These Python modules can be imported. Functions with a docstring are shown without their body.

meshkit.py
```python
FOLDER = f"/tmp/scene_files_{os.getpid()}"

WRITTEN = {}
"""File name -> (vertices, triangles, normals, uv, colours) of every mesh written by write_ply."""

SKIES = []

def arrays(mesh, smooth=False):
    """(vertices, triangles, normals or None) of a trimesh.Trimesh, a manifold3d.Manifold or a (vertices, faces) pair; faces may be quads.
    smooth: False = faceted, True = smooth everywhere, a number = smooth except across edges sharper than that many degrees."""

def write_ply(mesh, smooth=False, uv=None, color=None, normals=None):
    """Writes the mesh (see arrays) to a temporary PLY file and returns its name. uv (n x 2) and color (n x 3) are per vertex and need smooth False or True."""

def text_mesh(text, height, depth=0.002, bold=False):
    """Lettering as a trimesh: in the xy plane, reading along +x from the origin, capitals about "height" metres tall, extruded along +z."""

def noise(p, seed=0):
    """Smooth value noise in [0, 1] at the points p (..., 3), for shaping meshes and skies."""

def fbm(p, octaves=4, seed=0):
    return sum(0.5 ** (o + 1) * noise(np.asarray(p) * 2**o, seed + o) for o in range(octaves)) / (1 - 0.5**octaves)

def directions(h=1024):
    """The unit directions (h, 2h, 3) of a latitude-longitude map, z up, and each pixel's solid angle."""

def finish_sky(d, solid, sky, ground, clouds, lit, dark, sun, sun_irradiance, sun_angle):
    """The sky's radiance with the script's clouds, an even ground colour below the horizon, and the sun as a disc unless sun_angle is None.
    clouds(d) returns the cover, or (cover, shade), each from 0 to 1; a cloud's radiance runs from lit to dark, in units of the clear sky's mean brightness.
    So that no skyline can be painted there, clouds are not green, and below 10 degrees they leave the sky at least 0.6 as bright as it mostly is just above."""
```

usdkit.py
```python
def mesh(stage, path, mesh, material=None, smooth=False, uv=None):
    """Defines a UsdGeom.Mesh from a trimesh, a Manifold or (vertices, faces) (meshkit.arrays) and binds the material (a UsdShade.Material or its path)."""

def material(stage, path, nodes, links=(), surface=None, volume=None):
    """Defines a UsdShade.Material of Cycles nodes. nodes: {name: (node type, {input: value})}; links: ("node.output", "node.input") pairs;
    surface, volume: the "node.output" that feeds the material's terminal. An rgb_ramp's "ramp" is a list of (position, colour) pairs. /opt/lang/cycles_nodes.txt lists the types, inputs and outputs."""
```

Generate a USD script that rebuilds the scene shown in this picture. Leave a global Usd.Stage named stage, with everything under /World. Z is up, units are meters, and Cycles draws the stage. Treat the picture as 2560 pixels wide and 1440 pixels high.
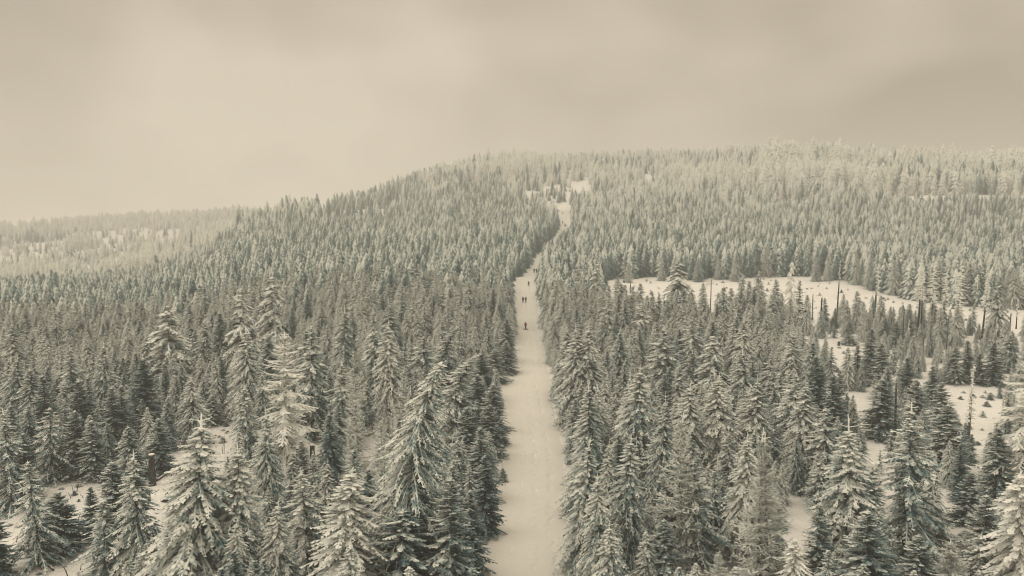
import math
import numpy as np
import usdkit
from pxr import Usd, UsdGeom, UsdLux, UsdShade, Sdf, Gf, Vt
from scipy.interpolate import PchipInterpolator
from scipy.ndimage import map_coordinates, gaussian_filter
from scipy.spatial import cKDTree
from shapely import contains_xy
from shapely.geometry import Polygon
import meshkit

stage = Usd.Stage.CreateInMemory()
UsdGeom.SetStageUpAxis(stage, 'Z')
UsdGeom.SetStageMetersPerUnit(stage, 1.0)
W_ = UsdGeom.Xform.Define(stage, '/World')
stage.SetDefaultPrim(W_.GetPrim())
UsdGeom.Scope.Define(stage, '/World/Looks')

# ------------------------------------------------------------------ camera, sky, sun, exposure
FPX = 2130.0                      # focal length in pixels of a 2560 px wide picture
PITCH = math.radians(4.5)
cam = UsdGeom.Camera.Define(stage, '/World/camera')
cam.CreateHorizontalApertureAttr(36.0)
cam.CreateVerticalApertureAttr(20.25)
cam.CreateFocalLengthAttr(36.0 * FPX / 2560.0)
cam.CreateClippingRangeAttr(Gf.Vec2f(1.0, 20000.0))
cam.AddRotateXOp().Set(90.0 - math.degrees(PITCH))
cam.CreateExposureAttr(0.0)

SUN = np.array([-0.50, 0.05, 0.80]); SUN /= np.linalg.norm(SUN)     # soft brightness behind the clouds, from the left
SUN_EL = math.asin(SUN[2]); SUN_ROT = math.atan2(SUN[0], SUN[1])
SKY_STRENGTH = 0.1
CLOUD_DARK = (3.66, 3.05, 2.18)
CLOUD_LIGHT = (7.10, 6.12, 4.80)
GLOW, GLOW_HEIGHT = 1.0, 0.05      # bright band low over the hills, raised all round to offset the dark haze
usdkit.material(stage, '/World/Looks/sky_look', {
    'sky': ('sky_texture', {'sky_type': 'single_scattering', 'sun_disc': False, 'sun_elevation': SUN_EL, 'sun_rotation': SUN_ROT}),
    'tc': ('texture_coordinate', {}),
    'mp': ('mapping', {'scale': (1.0, 1.0, 1.7), 'location': (1.1, 9.7, 6.2)}),
    'n1': ('noise_texture', {'scale': 2.2, 'detail': 3.0, 'roughness': 0.5, 'distortion': 0.15}),
    'cr': ('map_range', {'from_min': 0.36, 'from_max': 0.64, 'clamp': True}),
    'cl': ('mix_color', {'a': CLOUD_DARK, 'b': CLOUD_LIGHT, 'use_clamp': False}),
    'mx': ('mix_color', {'fac': 0.96, 'use_clamp': False}),
    'sep': ('separate_xyz', {}),
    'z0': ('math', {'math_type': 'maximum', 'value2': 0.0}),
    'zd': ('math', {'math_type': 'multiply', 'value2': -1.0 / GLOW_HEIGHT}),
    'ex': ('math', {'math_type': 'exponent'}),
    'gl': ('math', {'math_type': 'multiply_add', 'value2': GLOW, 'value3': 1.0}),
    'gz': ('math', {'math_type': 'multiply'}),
    'ze': ('map_range', {'range_type': 'smoothstep', 'from_min': 0.24, 'from_max': 0.95, 'to_min': 1.0, 'to_max': 2.5, 'clamp': True}),  # unseen upper sky raised to brighten the haze and snow
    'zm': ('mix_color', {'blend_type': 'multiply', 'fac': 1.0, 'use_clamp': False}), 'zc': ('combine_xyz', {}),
    'bg': ('background_shader', {'strength': SKY_STRENGTH}),
}, [('tc.generated', 'mp.vector'), ('mp.vector', 'n1.vector'), ('n1.fac', 'cr.value'), ('cr.result', 'cl.fac'),
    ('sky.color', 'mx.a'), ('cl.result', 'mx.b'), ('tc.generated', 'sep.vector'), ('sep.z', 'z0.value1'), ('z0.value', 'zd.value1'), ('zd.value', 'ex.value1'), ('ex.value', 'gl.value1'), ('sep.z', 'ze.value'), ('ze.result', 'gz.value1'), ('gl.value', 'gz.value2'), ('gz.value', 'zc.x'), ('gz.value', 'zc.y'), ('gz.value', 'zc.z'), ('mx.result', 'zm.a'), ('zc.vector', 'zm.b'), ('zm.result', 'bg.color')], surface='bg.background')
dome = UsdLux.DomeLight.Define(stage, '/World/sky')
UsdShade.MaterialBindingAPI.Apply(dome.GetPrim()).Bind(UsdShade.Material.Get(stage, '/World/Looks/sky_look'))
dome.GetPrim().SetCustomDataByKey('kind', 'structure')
sun = UsdLux.DistantLight.Define(stage, '/World/sun')
sun.CreateIntensityAttr(0.16)
sun.CreateAngleAttr(35.0)
sun.CreateNormalizeAttr(True)
sun.CreateColorAttr(Gf.Vec3f(1.0, 0.93, 0.80))
_m = Gf.Matrix4d(); _m.SetRotate(Gf.Rotation(Gf.Vec3d(0, 0, 1), Gf.Vec3d(*SUN.tolist())))
sun.AddTransformOp().Set(_m)

# ------------------------------------------------------------------ writing helpers
used = {}
def numbered(name):
    k = used.get(name, 0); used[name] = k + 1
    return name if k == 0 else '%s_%03d' % (name, k)

def tag(prim, label=None, cat=None, group=None, kind=None):
    for k, v in (('label', label), ('category', cat), ('group', group), ('kind', kind)):
        if v: prim.SetCustomDataByKey(k, v)
    return prim

def obj(path, v, f, mat, smooth=False, frost=None):
    m = usdkit.mesh(stage, path, (np.asarray(v, float), np.asarray(f, int)), '/World/Looks/' + mat, smooth)
    if frost is not None:
        UsdGeom.PrimvarsAPI(m).CreatePrimvar('frost', Sdf.ValueTypeNames.FloatArray, 'vertex').Set(Vt.FloatArray.FromNumpy(np.asarray(frost, np.float32)))
    return m

class MB:
    """collects pieces of one mesh: vertices, triangles and how frosted each vertex is"""
    def __init__(s): s.v, s.f, s.a, s.n = [], [], [], 0
    def add(s, v, f, a=0.0):
        v = np.asarray(v, float).reshape(-1, 3)
        s.v.append(v); s.f.append(np.asarray(f, int) + s.n)
        s.a.append(np.broadcast_to(np.asarray(a, float), (len(v),))); s.n += len(v)
    def get(s): return np.vstack(s.v), np.vstack(s.f), np.concatenate(s.a)
    def tube(s, pts, rad, sides=5, a=0.0, cap=True):
        p = np.asarray(pts, float); k = len(p); rad = np.broadcast_to(rad, (k,))
        t = np.gradient(p, axis=0); t /= np.linalg.norm(t, axis=1, keepdims=True) + 1e-9
        ref = np.array([1.0, 0, 0]) if abs(t[0][0]) < 0.8 else np.array([0, 1.0, 0])
        u = np.cross(t, ref); u /= np.linalg.norm(u, axis=1, keepdims=True) + 1e-9
        w = np.cross(t, u); an = np.arange(sides) * 2 * np.pi / sides
        v = p[:, None] + rad[:, None, None] * (np.cos(an)[None, :, None] * u[:, None] + np.sin(an)[None, :, None] * w[:, None])
        f = []
        for i in range(k - 1):
            for j in range(sides):
                b, c = i * sides + j, i * sides + (j + 1) % sides
                f += [(b, c, c + sides), (b, c + sides, b + sides)]
        if cap:
            for j in range(1, sides - 1):
                f.append((0, j + 1, j)); e = (k - 1) * sides; f.append((e, e + j, e + j + 1))
        av = np.repeat(np.broadcast_to(a, (k,)), sides)
        s.add(v.reshape(-1, 3), f, av)

# ------------------------------------------------------------------ materials
def mat_foliage(name, needle, half, snow=(0.82, 0.84, 0.79), bias=0.0, nscale=3.5, vary=0.12):
    """needles through thin blue-grey rime to white frost, by a frost value that also carries painted light and shade"""
    usdkit.material(stage, '/World/Looks/' + name, {
        'at': ('attribute', {'attribute': 'frost'}),
        'tc': ('texture_coordinate', {}),
        'nz': ('noise_texture', {'scale': nscale, 'detail': 3.0, 'roughness': 0.65}),
        'nr': ('map_range', {'from_min': 0.25, 'from_max': 0.75, 'to_min': -0.5 + bias, 'to_max': 0.5 + bias}),
        'ad': ('math', {'math_type': 'add', 'use_clamp': True}),
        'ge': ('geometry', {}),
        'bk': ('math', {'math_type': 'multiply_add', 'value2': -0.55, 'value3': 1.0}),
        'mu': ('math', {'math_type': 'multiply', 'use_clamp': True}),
        'oi': ('object_info', {}),
        'rv': ('map_range', {'to_min': -vary, 'to_max': vary}),
        'a2': ('math', {'math_type': 'add', 'use_clamp': True}),
        'rp': ('rgb_ramp', {'ramp': [(0.0, needle), (0.22, tuple(0.72 * n + 0.28 * h for n, h in zip(needle, half))), (0.58, half), (0.95, snow), (1.0, snow)]}),
        'p': ('principled_bsdf', {'roughness': 0.8, 'specular_ior_level': 0.15}),
    }, [('tc.object', 'nz.vector'), ('nz.fac', 'nr.value'), ('at.fac', 'ad.value1'), ('nr.result', 'ad.value2'),
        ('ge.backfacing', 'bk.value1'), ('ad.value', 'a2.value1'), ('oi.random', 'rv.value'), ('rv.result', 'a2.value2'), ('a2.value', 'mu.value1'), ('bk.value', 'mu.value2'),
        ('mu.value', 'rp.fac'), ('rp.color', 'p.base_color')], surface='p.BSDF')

mat_foliage('spruce_needles', (0.008, 0.044, 0.066), (0.235, 0.33, 0.335), bias=0.06, nscale=2.0)
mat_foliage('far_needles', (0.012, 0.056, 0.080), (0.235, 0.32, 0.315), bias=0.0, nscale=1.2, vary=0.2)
mat_foliage('frosted_twigs', (0.13, 0.17, 0.17), (0.46, 0.51, 0.49), bias=0.1)
mat_foliage('rime', (0.40, 0.42, 0.40), (0.68, 0.71, 0.67), snow=(0.88, 0.89, 0.85), bias=0.38)
mat_foliage('hazed_rime_twigs', (0.20, 0.225, 0.215), (0.55, 0.57, 0.53), bias=0.04)  # rime coat made paler still, standing in for distant haze
mat_foliage('dead_wood', (0.022, 0.026, 0.030), (0.16, 0.17, 0.165), bias=-0.1, nscale=5.0)
usdkit.material(stage, '/World/Looks/bark', {
    'tc': ('texture_coordinate', {}), 'mp': ('mapping', {'scale': (9, 9, 2.0)}),
    'nz': ('noise_texture', {'scale': 1.5, 'detail': 4.0}),
    'mx': ('mix_color', {'a': (0.03, 0.033, 0.034), 'b': (0.10, 0.10, 0.095)}),
    'bp': ('bump', {'strength': 0.6, 'distance': 0.04}),
    'p': ('principled_bsdf', {'roughness': 0.9, 'specular_ior_level': 0.1})},
    [('tc.object', 'mp.vector'), ('mp.vector', 'nz.vector'), ('nz.fac', 'mx.fac'), ('mx.result', 'p.base_color'),
     ('nz.fac', 'bp.height'), ('bp.normal', 'p.normal')], surface='p.BSDF')
def mat_snow(name, col, col2, s1, s2, strength, dist):
    usdkit.material(stage, '/World/Looks/' + name, {
        'ge': ('geometry', {}),
        'n1': ('noise_texture', {'scale': s1, 'detail': 5.0, 'roughness': 0.55}),
        'n2': ('noise_texture', {'scale': s2, 'detail': 4.0, 'roughness': 0.6}),
        'mx': ('mix_color', {'a': col, 'b': col2}),
        'bp': ('bump', {'strength': strength, 'distance': dist}),
        'p': ('principled_bsdf', {'roughness': 0.75, 'specular_ior_level': 0.2})},
        [('ge.position', 'n1.vector'), ('ge.position', 'n2.vector'), ('n1.fac', 'mx.fac'), ('mx.result', 'p.base_color'),
         ('n2.fac', 'bp.height'), ('bp.normal', 'p.normal')], surface='p.BSDF')
mat_snow('snow', (0.74, 0.735, 0.71), (0.82, 0.815, 0.79), 0.08, 0.7, 0.8, 0.5)
mat_snow('packed_snow', (0.66, 0.65, 0.605), (0.715, 0.705, 0.665), 0.25, 3.0, 0.35, 0.05)
def mat_plain(name, col, rough=0.8):
    usdkit.material(stage, '/World/Looks/' + name, {
        'tc': ('texture_coordinate', {}), 'nz': ('noise_texture', {'scale': 14.0, 'detail': 3.0}),
        'mx': ('mix_color', {'a': tuple(0.75 * c for c in col), 'b': tuple(1.2 * c for c in col)}),
        'p': ('principled_bsdf', {'roughness': rough, 'specular_ior_level': 0.2})},
        [('tc.object', 'nz.vector'), ('nz.fac', 'mx.fac'), ('mx.result', 'p.base_color')], surface='p.BSDF')

# ------------------------------------------------------------------ picture <-> place
def zrow(row, y): return y * math.tan(math.atan((720.0 - row) / FPX) - PITCH)
CP, SP = math.cos(PITCH), math.sin(PITCH)
def project(x, y, z):
    d = y * CP - z * SP; v = z * CP + y * SP
    return 1280 + FPX * x / d, 720 - FPX * v / d, d

# ------------------------------------------------------------------ terrain
def P(y): return -40.7 + 0.069 * y
YS = [40, 60, 85, 130, 206, 300, 426, 480, 534, 600, 650, 700, 750, 820, 900, 1000, 1100, 1400, 1800, 2400, 3200, 6000]
COL = {
    -400: [(130, -34.5), (206, -34.5), (300, -35.5), (426, -40), (534, -48), (650, zrow(695, 650)), (900, zrow(645, 900)), (1200, zrow(600, 1200)), (1500, zrow(580, 1500)), (1900, -40), (6000, -60)],
    0: [(130, -33), (206, -32.0), (300, -32.5), (426, zrow(750, 426)), (534, -46), (650, zrow(693, 650)), (900, zrow(640, 900)), (1200, zrow(592, 1200)), (1500, zrow(570, 1500)), (1900, -40), (6000, -60)],
    320: [(130, -32.3), (206, -30.6), (300, -32), (426, zrow(727, 426)), (534, -40), (650, zrow(672, 650)), (900, zrow(627, 900)), (1200, zrow(582, 1200)), (1500, zrow(557, 1500)), (1900, -30), (6000, -60)],
    430: [(130, -32.1), (206, -29.6), (300, -28), (450, zrow(706, 450)), (534, -36), (650, zrow(665, 650)), (900, zrow(620, 900)), (1200, zrow(576, 1200)), (1500, zrow(551, 1500)), (1900, -20), (6000, -60)],
    520: [(130, -32), (206, -28.6), (300, -25.5), (480, zrow(663, 480)), (550, -26), (650, -26), (900, zrow(612, 900)), (1200, zrow(570, 1200)), (1500, zrow(545, 1500)), (1900, -20), (6000, -60)],
    640: [(130, -31.9), (206, -27.6), (300, -22.5), (426, -15), (550, zrow(598, 550)), (650, -9), (900, -16), (1200, zrow(560, 1200)), (1500, zrow(540, 1500)), (1900, -10), (6000, -60)],
    780: [(130, P(130)), (206, P(206)), (300, P(300) - .5), (426, P(426) - 1), (534, -5), (640, zrow(543, 640)), (680, zrow(535, 680)), (750, 6), (900, -4), (1200, -6), (1500, zrow(535, 1500)), (1900, -10), (6000, -60)],
    1000: [(130, P(130)), (206, P(206)), (300, P(300)), (426, P(426)), (534, -4.5), (640, zrow(533, 640)), (820, zrow(482, 820)), (900, 32), (1100, 30), (1400, 10), (2400, 0), (6000, -60)],
    1300: [(130, P(130)), (206, P(206)), (300, P(300)), (426, P(426)), (534, -3.7), (650, zrow(515, 650)), (750, zrow(455, 750)), (900, zrow(421, 900)), (1100, 60), (1400, 45), (2400, 10), (6000, -60)],
    1600: [(130, P(130)), (206, P(206)), (300, P(300)), (426, -11), (534, -1), (650, zrow(502, 650)), (750, zrow(455, 750)), (900, zrow(408, 900)), (1100, 64), (1400, 50), (2400, 10), (6000, -60)],
    1900: [(130, P(130)), (206, P(206)), (300, P(300)), (426, -10), (534, 0.5), (600, zrow(508, 600)), (650, zrow(488, 650)), (750, zrow(432, 750)), (880, zrow(399, 880)), (1100, 66), (1400, 50), (2400, 10), (6000, -60)],
    2250: [(130, P(130)), (206, P(206)), (300, P(300)), (426, -9), (480, -2), (534, zrow(507, 534)), (650, zrow(450, 650)), (750, zrow(424, 750)), (820, zrow(418, 820)), (1000, 54), (1400, 40), (2400, 10), (6000, -60)],
    2560: [(130, P(130)), (206, P(206)), (300, P(300)), (426, -5), (480, zrow(512, 480)), (560, zrow(472, 560)), (650, zrow(448, 650)), (720, zrow(442, 720)), (900, 42), (1400, 30), (2400, 10), (6000, -60)],
    2900: [(130, P(130)), (206, P(206)), (300, P(300)), (426, -3), (480, zrow(508, 480)), (560, zrow(472, 560)), (650, zrow(440, 650)), (900, 45), (1400, 30), (2400, 10), (6000, -60)],
}
LY = np.linspace(math.log(40), math.log(6000), 260)
cols = sorted(COL)
rowsz = []
for c in cols:
    pts = [(40, P(40)), (60, P(60)), (85, P(85))] + COL[c]
    rowsz.append(PchipInterpolator([math.log(p[0]) for p in pts], [p[1] for p in pts])(LY))
TT = np.linspace((-400 - 1280) / FPX, (2900 - 1280) / FPX, 330)
GZ = PchipInterpolator([(c - 1280) / FPX for c in cols], np.array(rowsz), axis=0)(TT)
GZ = gaussian_filter(GZ, (4, 1.2), mode='nearest')
def ground(x, y):
    x, y = np.asarray(x, float), np.asarray(y, float)
    yy = np.clip(y, 40, 6000)
    t = np.clip(x / np.maximum(yy * 1.0, 60), TT[0], TT[-1])
    z = map_coordinates(GZ, [(t - TT[0]) / (TT[1] - TT[0]), (np.log(yy) - LY[0]) / (LY[1] - LY[0])], order=1, mode='nearest')
    z = np.where(y < 40, P(np.clip(y, -400, 40)), z)
    q = np.stack([x / 23.0, y / 23.0, x * 0], -1)
    amp = np.clip((y - 20) / 200, 0.35, 1.6)
    drift = meshkit.fbm(np.stack([x / 5.0, y / 7.0, x * 0], -1), 2, 9) - 0.5
    return z + (meshkit.fbm(q, 3, 5) - 0.5) * 1.1 * amp + 0.5 * drift * np.clip((y - 60) / 40, 0, 1)

def hit(px, row):
    """the ground point seen at a pixel"""
    D = np.geomspace(55, 5000, 1500)
    t, v = (px - 1280) / FPX, (720 - row) / FPX
    X, Y, Z = t * D, D * (CP + v * SP), D * (v * CP - SP)
    g = ground(X, Y)
    i = int(np.argmax(Z < g))
    if i == 0: i = 1
    a, b = Z[i - 1] - g[i - 1], Z[i] - g[i]
    w = a / (a - b + 1e-12)
    return X[i - 1] + w * (X[i] - X[i - 1]), Y[i - 1] + w * (Y[i] - Y[i - 1])

# the trail: left and right edge at picture rows
TRAIL = [(1700, 1135, 1500), (1560, 1155, 1464), (1440, 1184, 1440), (1330, 1200, 1421), (1250, 1236, 1413), (1180, 1250, 1408), (1100, 1259, 1397),
         (1060, 1266, 1389), (1000, 1262, 1377), (955, 1254, 1369), (925, 1280, 1366), (880, 1294, 1359), (825, 1296, 1348),
         (760, 1288, 1341), (715, 1286, 1337), (695, 1304, 1341), (670, 1326, 1353), (650, 1338, 1364), (625, 1358, 1381),
         (610, 1370, 1396), (600, 1380, 1404), (590, 1390, 1415), (575, 1398, 1423), (560, 1400, 1425), (540, 1392, 1425), (522, 1370, 1424)]
tl = np.array([hit(l, r) for r, l, R in TRAIL]); tr = np.array([hit(R, r) for r, l, R in TRAIL])
o = np.argsort(tl[:, 1]); o2 = np.argsort(tr[:, 1])
TLf = PchipInterpolator(tl[o, 1], tl[o, 0]); TRf = PchipInterpolator(tr[o2, 1], tr[o2, 0])
TY0, TY1 = 30.0, min(tl[:, 1].max(), tr[:, 1].max()) - 1
def trail_l(y): return TLf(np.clip(y, tl[o[0], 1], TY1))
def trail_r(y): return TRf(np.clip(y, tr[o2[0], 1], TY1))
def trail_gap(x, y):
    """metres outside the trail's edge (negative on the trail)"""
    g = np.maximum(trail_l(y) - x, x - trail_r(y))
    return np.where(np.asarray(y) > TY1 + 3, 50.0, g)

def ground2(x, y):
    g = trail_gap(x, y)
    return ground(x, y) - 0.16 * np.clip(-g / 1.5, 0, 1)

ya = np.concatenate([np.linspace(-1600, -100, 12), np.linspace(-60, 60, 20), np.geomspace(62, 1850, 380)])
def grid_rows():
    v, nx = [], 421
    tx = np.concatenate([np.linspace(-1.6, -0.85, 24), np.linspace(-0.84, 0.84, nx - 48), np.linspace(0.85, 1.6, 24)])
    for y in ya:
        w = max(abs(y), 90.0)
        x = tx * w
        v.append(np.stack([x, np.full(nx, y), x * 0], 1))
    return np.array(v), nx
gv, nx = grid_rows(); ny = len(ya)
gv = gv.reshape(-1, 3); gv[:, 2] = ground2(gv[:, 0], gv[:, 1])
ii, jj = np.meshgrid(np.arange(ny - 1), np.arange(nx - 1), indexing='ij')
q = (ii * nx + jj).ravel()
gf = np.vstack([np.stack([q, q + 1, q + nx + 1], 1), np.stack([q, q + nx + 1, q + nx], 1)])
tag(obj('/World/snowy_ground', gv, gf, 'snow', True).GetPrim(), 'rolling snow covered ground under the forest, open in the clearings', 'ground', kind='structure')

# the trail sheet, with trodden footprints and ski grooves pressed in
def trail_mesh():
    ys = np.concatenate([np.arange(40, 130, 0.22), np.arange(130, 260, 0.6), np.arange(260, TY1, 2.0)]); n = 61
    s = np.linspace(0, 1, n)
    L, R = trail_l(ys)[:, None] - 1.3, trail_r(ys)[:, None] + 1.6
    X = L + (R - L) * s[None]; Y = np.repeat(ys[:, None], n, 1)
    Z = ground(X, Y)
    e = np.minimum(s, 1 - s)[None] * (R - L)
    Z += np.where(e < 1.6, -0.10 * (1 - e / 1.6) ** 2, 0) + 0.03
    rough = meshkit.noise(np.stack([X * 3.2, Y * 1.6, X * 0], -1), 3)
    rough2 = meshkit.noise(np.stack([X * 1.1, Y * 0.5, X * 0], -1), 8)
    lane = 0
    for c, w in ((0.54, 0.05), (0.70, 0.035), (0.36, 0.03)):
        wob = c + 0.03 * np.sin(Y / 17.0 + c * 40)
        lane = lane + np.exp(-((s[None] - wob) / w) ** 2)
    Z -= 0.17 * np.clip(lane, 0, 1) * np.clip((rough - 0.52) * 5, 0, 1) + 0.05 * rough2
    f = []
    i, j = np.meshgrid(np.arange(len(ys) - 1), np.arange(n - 1), indexing='ij'); q = (i * n + j).ravel()
    f = np.vstack([np.stack([q, q + 1, q + n + 1], 1), np.stack([q, q + n + 1, q + n], 1)])
    return np.stack([X, Y, Z], -1).reshape(-1, 3), f
tv, tf = trail_mesh()
tag(obj('/World/snow_trail', tv, tf, 'packed_snow', True).GetPrim(), 'trodden snow trail running straight up between the spruces', 'trail', kind='structure')

# ------------------------------------------------------------------ haze
def box_mesh(lo, hi):
    x0, y0, z0 = lo; x1, y1, z1 = hi
    v = [(x, y, z) for z in (z0, z1) for y in (y0, y1) for x in (x0, x1)]
    f = [(0, 2, 3), (0, 3, 1), (4, 5, 7), (4, 7, 6), (0, 1, 5), (0, 5, 4), (2, 6, 7), (2, 7, 3), (0, 4, 6), (0, 6, 2), (1, 3, 7), (1, 7, 5)]
    return np.array(v, float), np.array(f)
HAZE = 0.0007
usdkit.material(stage, '/World/Looks/haze_air', {'v': ('principled_volume', {'color': (0.955, 0.98, 0.975), 'density': HAZE, 'anisotropy': 0.0})}, volume='v.volume')
hv, hf = box_mesh((gv[:, 0].min() - 50, -1650, gv[:, 2].min() - 3), (gv[:, 0].max() + 50, 1900, 110))
tag(obj('/World/haze', hv, hf, 'haze_air').GetPrim(), 'pale winter haze filling the air over the forest', 'haze', kind='stuff')

# ------------------------------------------------------------------ tree shapes
def lerp(a, b, t): return a + (b - a) * t

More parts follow.
